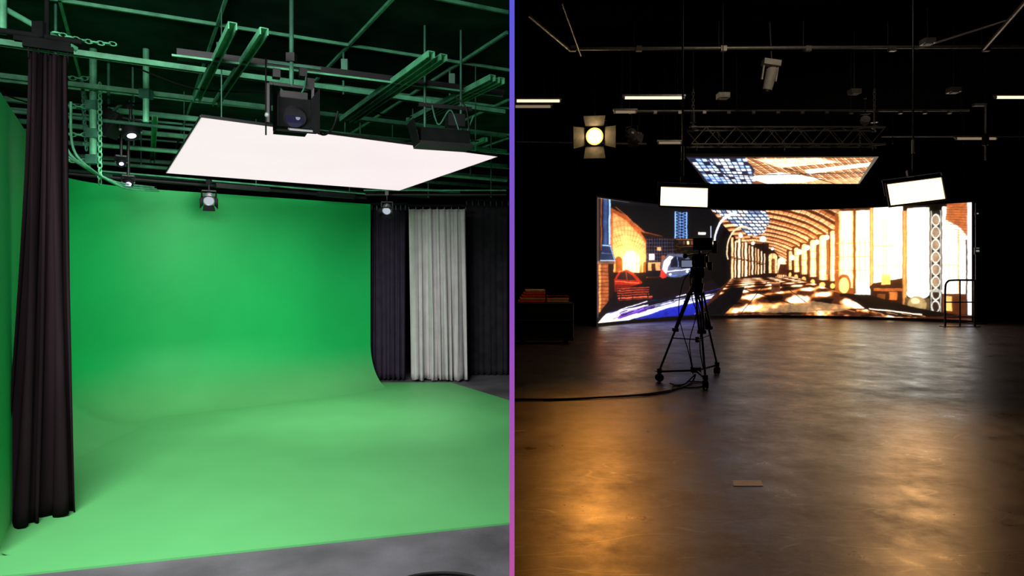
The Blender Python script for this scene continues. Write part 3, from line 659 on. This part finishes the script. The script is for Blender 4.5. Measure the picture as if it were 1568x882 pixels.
# hall floor: bands of light falling across, converging to the far end
cv.poly([(206, 124), (300, 120), (372, 150), (430, 168), (572, 182), (572, 190), (150, 190)], (46, 20, 10))
fm = cv.mask([(208, 124), (300, 120), (380, 152), (440, 170), (500, 190), (165, 190)])
t = (cv.Y-108)/82.0
lane = (cv.X-262)/np.maximum(t, .05); depth = 1/np.maximum(t, .05)
pat = np.sin(lane*.06+depth*2.2+.6)*.8+np.sin(depth*11-lane*.04)*1.0+(cv.noise(16)-.5)*2.2+(cv.noise(5)-.5)*1.0
cv.a[fm] = np.clip(cv.a+(np.clip((pat-.0)/.9, 0, 1.6)[..., None])*(np.array((240, 160, 92))/255-.1), 0, 1)[fm]
cv.put(fm & (pat > 1.0), (255, 238, 205)); cv.put(fm & (pat < -.9), (12, 5, 4))
cv.poly([(150, 190), (208, 140), (228, 138), (222, 160), (196, 190)], (6, 4, 6)); cv.line(224, 142, 300, 170, 1.8, (12, 6, 5)); cv.line(200, 188, 420, 176, 2.0, (12, 6, 5)); cv.line(260, 130, 220, 190, 1.2, (20, 8, 6)); cv.line(275, 128, 340, 186, 1.2, (20, 8, 6))
cv.poly([(372, 150), (420, 152), (480, 170), (560, 184), (460, 189), (420, 180)], (8, 5, 4)); cv.rect(266, 130, 280, 148, (70, 36, 20)); cv.rect(266, 130, 280, 133, (170, 110, 70)); cv.rect(268, 136, 278, 139, (30, 14, 8))
cv.poly([(240, 174), (330, 164), (400, 174), (360, 184), (250, 186)], (255, 205, 140), .4); cv.line(420, 176, 500, 184, 2.0, (255, 240, 215))
for k in range(6): cv.line(380+k*22, 178+k*1.2, 396+k*22, 182+k, .9, (200, 130, 70))
cv.warp(.5, 8)
tex = .70+.60*(.5*cv.noise(7)+.3*cv.noise(2.5)+.2*cv.noise(1)); lum = cv.a.mean(2); wgt = np.clip((.92-lum)/.3, 0, 1)
cv.a *= (1-wgt*(1-tex))[..., None]
cv.glow(345, 88, 46, 55, (255, 130, 40), .16); cv.glow(445, 80, 70, 80, (255, 150, 50), .20); cv.glow(54, 96, 24, 26, (255, 140, 50), .22)
cv.a = cv.blurred(1)*.90+cv.blurred(4)*.08+cv.blurred(14)*.16
img = np.clip(cv.a, 0, 1.12)
def srgb2lin(a): return np.where(a <= .04045, a/12.92, ((a+.055)/1.055)**2.4)
img = srgb2lin(img)

def screen_mat(name, st):
    m, nt, b = newmat(name)
    at = nt.nodes.new('ShaderNodeAttribute'); at.attribute_name = 'display'
    nt.links.new(at.outputs['Color'], b.inputs['Emission Color']); b.inputs['Emission Strength'].default_value = st
    b.inputs['Base Color'].default_value = (.01, .01, .01, 1); b.inputs['Roughness'].default_value = .6; b.inputs['Specular IOR Level'].default_value = .2
    return m
def grid_screen(name, posfn, nu, nv, img, cmap, st, backing):
    u = np.linspace(0, 1, nu+1); v = np.linspace(0, 1, nv+1)
    co = np.array([posfn(a, c) for c in v for a in u]); H, W = img.shape[:2]
    cu = np.clip((cmap(u)*W).astype(int), 0, W-1); cw = np.clip(((1-v)*H).astype(int), 0, H-1)
    cols = img[cw][:, cu].reshape(-1, 3)
    w = nu+1; idx = np.arange((nu)*(nv)); i = idx % nu; j = idx//nu
    faces = np.stack([j*w+i, j*w+i+1, (j+1)*w+i+1, (j+1)*w+i], 1).tolist()
    nb = len(co); mats = [0]*len(faces)
    V = co.tolist()+[list(p) for p in backing[0]]; F = faces+[tuple(k+nb for k in f) for f in backing[1]]; mats += [1]*len(backing[1])
    me = bpy.data.meshes.new(name); me.from_pydata(V, [], F)
    me.materials.append(screen_mat(name+'_display', st)); me.materials.append(M_black)
    me.polygons.foreach_set('material_index', mats)
    ca = me.color_attributes.new('display', 'FLOAT_COLOR', 'POINT')
    arr = np.zeros((len(V), 4), np.float32); arr[:, 3] = 1; arr[:nb, :3] = cols
    ca.data.foreach_set('color', arr.ravel()); me.update()
    ob = bpy.data.objects.new(name, me); scene.collection.objects.link(ob); return ob

XL, XR, XM, AA, YM = 2.62, 15.0, 9.42, .0865, 24.0
def wy(x): return YM-AA*(x-XM)**2
ZT, ZB = 3.95, .10
def wpos(u, v):
    x = XL+(XR-XL)*u; return (x, wy(x), ZB+(ZT-ZB)*v)
n = 40
xs = [XL-.04+(XR-XL+.08)*i/n for i in range(n+1)]
vs = []
for x in xs:
    vs += [(x, wy(x)+.02, 0.0), (x, wy(x)+.02, ZT+.05), (x, wy(x)+.25, ZT+.05), (x, wy(x)+.25, 0.0)]
fs = [(4*i+k, 4*i+4+k, 4*i+4+(k+1) % 4, 4*i+(k+1) % 4) for i in range(n) for k in range(4)]+[(0, 1, 2, 3), (4*n, 4*n+3, 4*n+2, 4*n+1)]
cm = lambda u: np.interp(XL+(XR-XL)*u, [2.62, 4, 6, 7.7, 9.42, 10.7, 12, 13.5, 15], [0, 58, 130, 197, 261.5, 316.5, 381.5, 470, 572])/572
grid_screen('curved_led_video_wall', wpos, 860, 250, img, cm, 1.8, (vs, fs))

c2 = Canvas(285, 100, 2)
c2.a[:] = np.array((110, 62, 34))/255
for k in range(60): c2.line(50+k*5, -5, 118+k*5.6, 105, 1.9, [(215, 155, 105), (250, 218, 170), (160, 98, 56)][k % 3])
for k in range(12): c2.line(80, 98-k*8.5, 300, 88-k*11, 1.0, (30, 14, 8), .85)
c2.poly([(92, 62), (140, 50), (215, 76), (180, 96), (110, 100), (88, 82)], (255, 248, 238)); c2.poly([(150, 92), (285, 72), (285, 100), (120, 100)], (225, 170, 115), .6)
c2.line(60, 62, 285, 52, 3, (20, 8, 6)); c2.line(100, 0, 240, 100, 2.6, (24, 10, 6)); c2.poly([(180, 40), (285, 14), (285, 28), (190, 56)], (255, 238, 212), .85); c2.poly([(100, 4), (200, 0), (235, 14), (140, 34)], (255, 232, 200), .7)
c2.poly([(0, 0), (88, 0), (96, 40), (82, 100), (0, 100)], (10, 16, 38))
for i in range(10):
    for j in range(9):
        x = 2+i*9; y = 3+j*11
        if (i*3+j) % 7: c2.rect(x, y, x+7, y+8.6, random.choice([(220, 232, 250), (180, 205, 240), (238, 243, 252), (140, 170, 222)]))
c2.line(0, 50, 90, 62, 5, (6, 8, 18)); c2.line(30, 0, 50, 100, 3, (6, 8, 18)); c2.poly([(0, 66), (28, 68), (40, 100), (0, 100)], (60, 100, 180), .4)
c2.warp(.6, 8); c2.a *= (.85+.3*c2.noise(5))[..., None]
c2.a = c2.blurred(1)*.9+c2.blurred(4)*.2; img2 = srgb2lin(np.clip(c2.a, 0, 1.1))
n0 = np.array((4.22, 15.7)); n1 = np.array((8.70, 15.7)); f1 = np.array((10.7, 20.2)); f0 = np.array((6.1, 20.2)); zc = 4.40
def cpos(u, v):
    p = (n0*(1-u)+n1*u)*v+(f0*(1-u)+f1*u)*(1-v); return (p[0], p[1], zc)
q = [(4.15, 15.6), (8.76, 15.6), (10.8, 20.3), (6.04, 20.3)]
vs = [(x, y, zc+.01) for x, y in q]+[(x, y, zc+.12) for x, y in q]
grid_screen('overhead_led_panel', cpos, 280, 110, img2, lambda u: u, 2.0, (vs, [(0, 1, 2, 3), (7, 6, 5, 4), (0, 1, 5, 4), (1, 2, 6, 5), (2, 3, 7, 6), (3, 0, 4, 7)]))

# ---------------------------------------------------------------- trusses and ceiling pipes
s = MB()
s.truss((4.2, 15.5, 4.85), (8.75, 15.5, 4.85), .40, M_alu, .024, .012, .36)
s.truss((6.2, 19.9, 4.85), (10.7, 19.9, 4.85), .40, M_alu, .024, .012, .5)
for x, y in ((4.3, 15.5), (8.6, 15.5), (6.3, 19.9), (10.6, 19.9)):
    s.chain((x, y, 5.0), (x, y, 6.0), M_alu, .10, .012); s.cyl((x, y, 6.0), (x, y, HR), .02, M_blackmetal, 8)
    s.cyl((x, y, 5.2), (x, y, 5.42), .08, M_blackmetal, 12); s.torus((x, y, 5.10), .08, .018, M_alu)
for x, y in ((4.4, 15.72), (6.5, 15.72), (8.6, 15.72), (6.3, 20.1), (8.4, 20.1), (10.6, 20.1)):
    s.cyl((x, y-.15, 4.53), (x, y-.15, 4.68), .02, M_alu, 8)
s.obj('led_panel_support_truss')
s = MB()
s.cyl((1.2, 13.9, 6.4), (11.5, 13.9, 6.45), .035, M_alu)
s.cyl((.3, 12.1, 6.4), (1.25, 14.0, 6.4), .035, M_alu); s.cyl((.9, 11.8, 6.5), (1.5, 14.2, 6.35), .02, M_alu)
s.cyl((9.0, 11.4, 6.4), (10.05, 13.9, 6.4), .04, M_alu); s.cyl((9.6, 12.5, 6.5), (8.6, 13.9, 6.4), .02, M_alu)
s.cyl((2.6, 16, 5.6), (11.2, 16, 5.62), .028, M_alu)
s.cyl((.1, 17.5, 5.15), (3.6, 17.5, 5.1), .022, M_alu); s.cyl((9.9, 17.5, 5.3), (14, 17.5, 5.3), .022, M_alu)
for x in (1.2, 2.6, 4.4, 6.2, 8.0, 10.0):
    s.cyl((x, 13.9, 6.35), (x, 13.9, HR), .012, M_blackmetal, 8); s.box((x+.1, 13.9, 6.40), (.12, .09, .11), M_alu)
for x in (2.7, 5.5, 8.3, 11.0):
    s.cyl((x, 16, 5.55), (x, 16, HR), .012, M_blackmetal, 8)
for k in range(14):
    x = 2.9+k*.6; s.box((x, 15.97, 5.56), (.08, .06, .07), M_alu)
for x in (.3, 2.2, 3.4, 10.2, 12.1, 13.6): s.cyl((x, 17.5, 5.1), (x, 17.5, HR), .012, M_blackmetal, 8)
s.cyl((11.6, 16.0, 4.4), (11.6, 16.0, 5.75), .025, M_alu); s.box((11.45, 16, 5.75), (.3, .12, .06), M_alu); s.box((11.6, 16, 4.9), (.10, .12, .28), M_blackmetal); s.cyl((11.6, 16, 5.75), (11.6, 16, HR), .012, M_blackmetal, 8)
s.obj('lighting_pipe_rig')

def tube_light(x0, x1, y, z, E):
    b = MB(); b.box(((x0+x1)/2, y, z+.05), (x1-x0+.06, .1, .04), M_alu); b.cyl((x0+.02, y, z), (x1-.02, y, z), .030, E, 12)
    for x in (x0, x1): b.cyl((x-.01, y, z), (x+.02, y, z), .035, M_white, 12)
    for x in (x0+.15, x1-.15): b.cyl((x, y, z+.06), (x, y, HR), .006, M_blackmetal, 6)
    b.obj('ceiling_tube_light')
tube_light(2.57, 3.95, 15, 5.65, E_tube); tube_light(.09, 1.11, 15, 5.58, E_tube); tube_light(.06, .90, 15, 5.45, E_tubedim)
tube_light(11.1, 12.1, 15, 5.66, E_tube); tube_light(11.55, 12.6, 17, 5.13, E_tubedim); tube_light(3.8, 4.4, 17, 5.02, E_tubedim)
tube_light(2.4, 2.9, 15.3, 5.4, E_tubedim)

def soft_panel(name, cx, cy, cz, w, h, yaw, tilt, roll, ztop):
    b = MB(); T = Matrix.Translation((cx, cy, cz)) @ Matrix.Rotation(yaw, 4, 'Z') @ Matrix.Rotation(roll, 4, 'Y') @ Matrix.Rotation(tilt, 4, 'X'); b.M = T
    b.box((0, .05, 0), (w, .08, h), M_black)
    b.add([(-w/2+.02, -.002, -h/2+.02), (w/2-.02, -.002, -h/2+.02), (w/2-.02, -.002, h/2-.02), (-w/2+.02, -.002, h/2-.02)], [(0, 1, 2, 3)], E_soft)
    for sx in (-1, 1): b.box((sx*(w/2), 0, 0), (.025, .05, h+.02), M_black)
    for sz in (-1, 1): b.box((0, 0, sz*h/2), (w+.02, .05, .025), M_black)
    for k in range(9): b.box((-w/2+.08+k*(w-.16)/8, .12, 0), (.015, .06, h*.7), M_blackmetal)
    for sx in (-1, 1): b.beam((sx*(w/2+.03), .05, 0), (sx*(w/2+.03), .08, h/2+.1), .03, .012, M_blackmetal)
    b.beam((-w/2-.03, .08, h/2+.1), (w/2+.03, .08, h/2+.1), .03, .012, M_blackmetal)
    b.box((0, .1, h/2+.16), (.12, .1, .12), M_blackmetal)
    b.M = Matrix(); b.cyl((cx, cy+.08, cz+h/2+.15), (cx, cy+.08, ztop), .018, M_blackmetal, 8); b.cyl((cx, cy+.08, cz+h/2+.5), (cx, cy+.08, cz+h/2+.75), .03, M_alu, 8)
    b.obj(name)
soft_panel('led_softlight_panel', 3.16, 12.0, 3.02, .88, .39, -.12, -.15, .05, HR)
soft_panel('led_softlight_panel', 7.42, 12.0, 3.12, .93, .44, -.25, -.15, -.11, HR)

fresnel('amber_stage_spotlight', (2.05, 16.2, 5.04), (-.13, -.95, -.30), .50, M_black, E_amber, 5.6, True, 1.0, .43, E_core, M_bronze, .40)
fresnel('dark_stage_spotlight', (2.95, 16.1, 5.05), (.5, .7, -.4), .26, M_alu, M_lens, 5.6)
fresnel('dark_stage_spotlight', (8.6, 15.9, 5.35), (.3, .7, -.4), .2, M_white, M_lens, 5.9, False)
s = MB(); c = Vector((5.5, 14.0, 5.75)); R = Matrix.Rotation(.15, 3, 'Y')
s.cyl(L3(0, 0, -.2), L3(.02, -.05, .22), .10, M_white, 16, .12); s.cyl(L3(0, 0, -.2), L3(-.01, .0, -.26), .09, M_black, 16)
s.ball(L3(.02, -.05, .22), .12, M_white, 14, 8, (1, 1, .5))
for sg in (-1, 1): s.beam(L3(.15*sg, 0, 0), L3(.15*sg, 0, .36), .06, .03, M_white)
s.box(L3(0, 0, .38), (.36, .2, .12), M_white, R); s.cyl(L3(0, 0, .42), (5.52, 14.0, HR), .03, M_blackmetal, 8)
s.obj('ceiling_moving_head')
s = MB()
for x, y, z in ((4.2, 13, 5.15), (7.6, 14.5, 5.65), (8.4, 13.2, 6.3), (9.6, 14.2, 5.6)):
    s.box((x, y, z), (.22, .2, .10), M_alu); s.box((x, y-.02, z-.06), (.14, .12, .02), M_white); s.cyl((x, y, z), (x, y, HR), .010, M_blackmetal, 6)
s.obj('ceiling_sensor_box')

# ---------------------------------------------------------------- cinema camera on tripod
s = MB()
feet = [Vector((2.20, 9.75, .06)), Vector((2.70, 9.12, .06)), Vector((3.28, 10.45, .06))]
hubz = 1.38; hub = Vector((2.78, 9.8, hubz)); mid = Vector((2.76, 9.8, .16))
s.cyl((2.78, 9.8, 1.33), (2.78, 9.8, 1.47), .085, M_blackmetal, 18, .10); s.cyl((2.78, 9.8, 1.24), (2.78, 9.8, 1.33), .03, M_blackmetal, 12)
for f in feet:
    d = (f-hub); d.z = 0; d.normalize(); sd = Vector((-d.y, d.x, 0)); top = hub+d*.09
    foot = f+Vector((0, 0, .10)); knee = top.lerp(foot, .52)
    for sg in (-1, 1):
        s.cyl(top+sd*.045*sg, knee+sd*.032*sg, .017, M_blackmetal, 10)
    s.cyl(top.lerp(foot, .30), foot, .016, M_blackmetal, 10)
    for t in (.06, .5): s.box(top.lerp(foot, t), (.12, .06, .05), M_black, Matrix.Rotation(math.atan2(sd.y, sd.x), 3, 'Z'))
    s.box(foot, (.06, .06, .07), M_black)
    s.beam(mid, f+Vector((0, 0, .09)), .035, .03, M_blackmetal)
    s.cyl(f+Vector((0, 0, .05)), f+Vector((0, 0, .13)), .022, M_blackmetal, 10)
    wv = sd*.022
    s.cyl(f-wv*1.6, f-wv*.4, .058, M_rubber, 18); s.cyl(f+wv*.4, f+wv*1.6, .058, M_rubber, 18); s.cyl(f-wv*1.8, f+wv*1.8, .02, M_alu, 10)
    s.beam(f+Vector((0, 0, .08)), f+d*.07+Vector((0, 0, .10)), .04, .012, M_alu)
    s.cyl((2.78, 9.8, .62), top.lerp(foot, .60), .009, M_blackmetal, 8)
s.cyl(mid-Vector((0, 0, .03)), mid+Vector((0, 0, .05)), .08, M_blackmetal, 16); s.cyl((2.78, 9.8, .58), (2.78, 9.8, .66), .03, M_black, 12)
s.cyl((2.78, 9.8, 1.47), (2.78, 9.8, 1.55), .075, M_black, 18); s.box((2.78, 9.8, 1.60), (.14, .15, .12), M_black)
s.cyl((2.69, 9.8, 1.61), (2.87, 9.8, 1.61), .06, M_blackmetal, 18); s.box((2.78, 9.8, 1.68), (.12, .30, .035), M_blackmetal)
s.cyl((2.72, 9.72, 1.60), (2.50, 9.30, 1.28), .011, M_blackmetal, 8); s.cyl((2.53, 9.36, 1.33), (2.48, 9.26, 1.255), .018, M_rubber, 10)
Rz = Matrix.Rotation(math.radians(-18), 4, 'Z'); s.M = Matrix.Translation((2.82, 9.8, 1.70)) @ Rz
s.box((0, 0, .10), (.19, .34, .19), M_black); s.box((0, -.22, .10), (.16, .10, .16), M_blackmetal); s.box((0, -.30, .10), (.12, .06, .15), M_black)
s.box((-.10, -.02, .1), (.02, .22, .13), M_blackmetal); s.box((.11, -.05, .12), (.03, .14, .1), M_black)
s.cyl((0, .17, .11), (0, .42, .11), .058, M_blackmetal, 20); s.cyl((0, .25, .11), (0, .29, .11), .066, M_rubber, 20); s.cyl((0, .33, .11), (0, .37, .11), .066, M_rubber, 20)
s.box((0, .47, .11), (.22, .10, .17), M_black); s.box((0, .52, .215), (.24, .16, .012), M_black)
for z in (.03, .05): s.cyl((-.05, -.15, z-.03), (-.05, .5, z-.03), .008, M_alu, 8); s.cyl((.05, -.15, z-.03), (.05, .5, z-.03), .008, M_alu, 8)
s.beam((0, -.12, .24), (0, .20, .24), .03, .03, M_black); s.box((0, -.10, .21), (.03, .03, .07), M_black); s.box((0, .16, .21), (.03, .03, .07), M_black)
s.box((.04, .02, .355), (.28, .06, .18), M_black); s.box((.04, -.015, .355), (.24, .012, .14), M_matte); s.cyl((0, .02, .25), (0, .02, .28), .012, M_alu, 8); s.box((.22, .02, .34), (.05, .04, .12), M_blackmetal)
s.cyl((-.1, .0, .2), (-.20, -.1, .18), .012, M_blackmetal, 8); s.cyl((-.20, -.02, .18), (-.20, -.22, .17), .028, M_black, 14); s.cyl((-.20, -.22, .17), (-.20, -.25, .17), .036, M_rubber, 14)
s.box((-.19, .05, .06), (.18, .03, .13), M_black); s.box((-.19, .03, .06), (.16, .006, .10), E_mon)
s.box((.15, -.15, .02), (.06, .1, .12), M_black)
s.cyl((.1, -.05, .2), (.20, -.15, .26), .007, M_blackmetal, 6); s.box((.21, -.16, .26), (.07, .03, .10), M_black)
s.tube([(0, -.3, .05), (.03, -.38, -.1), (.0, -.3, -.3), (-.03, -.1, -.5), (.02, -.02, -.8), (0, 0, -1.2), (.05, -.05, -1.5)], .008, M_rubber)
s.tube([(-.05, -.3, .1), (-.12, -.4, -.1), (-.10, -.25, -.45), (-.05, -.1, -.7), (-.14, -.2, -1.1), (-.1, -.1, -1.5)], .007, M_rubber)
s.tube([(-.05, -.2, .0), (-.22, -.3, -.2), (-.30, -.1, -.7), (-.15, -.1, -1.3), (-.1, 0, -1.6)], .007, M_rubber)
s.M = Matrix()
s.obj('cinema_camera_on_tripod', .003)

s = MB()
s.tube([(.02, 8.25, .016), (.6, 8.28, .016), (1.2, 8.42, .016), (1.8, 8.65, .016), (2.25, 9.0, .016), (2.6, 9.5, .016), (2.74, 9.75, .10)], .013, M_rubber, 10)
s.tube([(.02, 8.32, .014), (.7, 8.32, .014), (1.5, 8.50, .014), (2.1, 8.80, .014), (2.3, 9.3, .014), (2.5, 9.45, .014), (2.74, 9.78, .1)], .010, M_rubber, 10)
s.tube([(2.3, 9.5, .012), (2.45, 9.15, .012), (2.75, 9.3, .012), (2.8, 9.6, .012), (2.6, 9.7, .012)], .010, M_rubber, 10)
s.obj('floor_cable')

slab('floor_tape_mark', [(1.672, 4.93), (1.895, 4.93), (1.93, 5.06), (1.71, 5.06)], .0, .004, M_tape)
slab('floor_tape_mark', [(.02, 6.63), (.13, 6.65), (.13, 6.68), (.02, 6.66)], .0, .003, M_tape)

s = MB()
x0, x1, y = 13.2, 14.1, 19.9
s.tube([(x0, y, .0), (x0, y, 1.1), (x0+.06, y, 1.36), (x0+.25, y, 1.42), (x1, y, 1.42)], .03, M_blackmetal, 8)
s.cyl((x1, y, 0), (x1, y, 1.42), .03, M_blackmetal); s.cyl((x0+.45, y, 0), (x0+.45, y, 1.42), .022, M_blackmetal)
s.cyl((x0, y, .75), (x1, y, .75), .02, M_blackmetal); s.cyl((x0, y, .3), (x1, y, .3), .02, M_blackmetal)
s.box((x0+.45, y, .012), (1.1, .25, .024), M_blackmetal)
s.obj('metal_handrail')

s = MB()
s.box((.75, 15.2, .52), (1.3, .7, .86), M_black)
for z in (.12, .55, .93): s.box((.75, 14.84, z), (1.32, .02, .03), M_blackmetal)
for x in (.12, 1.38): s.box((x, 14.84, .52), (.03, .02, .86), M_blackmetal)
for x in (.25, 1.25):
    for yy in (14.95, 15.45): s.cyl((x-.03, yy, .05), (x+.03, yy, .05), .05, M_rubber, 12)
for k in range(5):
    s.box((.45+.02*k, 15.15, .98+.06*k), (.62-.04*k, .5, .055), [M_red, M_tan, M_red, M_red, M_tan][k]); s.box((1.05, 15.15, .98+.055*min(k, 2)), (.5, .48, .05), [M_tan, M_tan, M_red, M_red, M_red][k])
s.obj('road_case_with_blankets', .01)
curtain('black_backdrop_curtain', (.2, 21.5), (2.5, 21.5), (.2, 21.5), (2.5, 21.5), .01, 5.2, 14, .08, .06, M_curtBlack)
curtain('black_backdrop_curtain', (15.3, 22.3), (19.5, 22.3), (15.3, 22.3), (19.5, 22.3), .01, 5.2, 22, .08, .06, M_curtBlack)
s = MB()
s.box((14.95, 21.0, 2.35), (.16, .06, .22), M_black); s.box((14.95, 20.965, 2.35), (.10, .01, .06), E_exit); s.box((14.95, 20.965, 2.44), (.1, .01, .02), E_exit)
s.cyl((14.95, 21.03, 0), (14.95, 21.03, 3.9), .03, M_blackmetal); s.box((14.95, 21.03, .02), (.4, .4, .04), M_blackmetal)
s.box((14.95, 21.0, 3.55), (.12, .06, .1), M_black); s.box((14.95, 20.965, 3.55), (.05, .01, .04), E_exit)
s.obj('control_box_stand')

# ---------------------------------------------------------------- lights
def area(name, loc, tgt, sx, sy, en, col, spread=None):
    l = bpy.data.lights.new(name, 'AREA'); l.shape = 'RECTANGLE'; l.size = sx; l.size_y = sy; l.energy = en; l.color = col
    if spread: l.spread = spread
    o = bpy.data.objects.new(name, l); o.location = loc
    o.rotation_euler = (Vector(tgt)-Vector(loc)).to_track_quat('-Z', 'Y').to_euler(); scene.collection.objects.link(o); return o
def spot(name, loc, tgt, en, col, ang, blend=.8, r=.1):
    l = bpy.data.lights.new(name, 'SPOT'); l.energy = en; l.color = col; l.spot_size = math.radians(ang); l.spot_blend = blend; l.shadow_soft_size = r
    o = bpy.data.objects.new(name, l); o.location = loc
    o.rotation_euler = (Vector(tgt)-Vector(loc)).to_track_quat('-Z', 'Y').to_euler(); scene.collection.objects.link(o); return o
area('added_front_light', (-1.7, 1.6, 3.4), (-2.4, 6.0, .0), 2.2, 1.4, 240, (1, .96, .97), math.radians(115))  # added off-frame lamp that lifts the green floor and wall
spot('added_floor_spot', (-1.50, 7.0, 2.64), (-1.40, 7.5, 0), 170, (1, .98, .95), 80, 1, .2)  # extra lamp below the softbox, no fixture there; brightens a floor patch
spot('added_wall_wash', (-2.4, 6.0, 2.66), (-3.6, 8.4, 1.5), 250, (1, .97, .95), 120, 1, .5)  # added without a fixture, to raise the green wall's brightness
spot('added_corner_wash', (-3.2, 5.6, 2.9), (-4.2, 7.0, .3), 90, (1, .97, .95), 110, 1, .4)  # another added lamp with no fixture, brightening the cyc corner
spot('added_curtain_wash', (-1.0, 7.4, 2.66), (-1.1, 9.7, 1.2), 60, (1, .95, .97), 80, 1, .2)  # invented spot that brightens the pale curtain
spot('amber_beam_light', (2.05, 15.7, 4.92), (.9, 3.8, 0), 640, (1, .34, .03), 36, 1, .25)
spot('warm_softlight_beam_right', (7.2, 11.7, 3.0), (3.3, 4.7, 0), 210, (1, .48, .14), 42, 1, .3)
spot('warm_softlight_beam_left', (3.1, 11.8, 2.95), (1.3, 4.5, 0), 14, (1, .7, .5), 90, 1, .3)
area('added_rig_fill', (5.5, 11, 6.9), (6, 15.5, 5.2), 1, 1, 36, (1, .80, .58))  # unseen area lamp put in to lift the dark truss
spot('added_case_fill', (1.0, 13.6, 5.4), (.75, 15.2, 1.0), 110, (1, .7, .4), 26, .8, .05)  # added narrow spot to show the road case, no lamp hangs here

w = bpy.data.worlds.new('dark_world'); w.use_nodes = True; scene.world = w
w.node_tree.nodes['Background'].inputs[0].default_value = (.5, .55, .6, 1); w.node_tree.nodes['Background'].inputs[1].default_value = .003

cam = bpy.data.cameras.new('camera'); co = bpy.data.objects.new('camera', cam); scene.collection.objects.link(co)
co.location = (0, 0, 1.6); co.rotation_euler = (math.pi/2, 0, 0)
cam.sensor_width = 36; cam.lens = 36*1000/1568; cam.shift_y = -21/1568; cam.clip_start = .05; cam.clip_end = 100
scene.camera = co
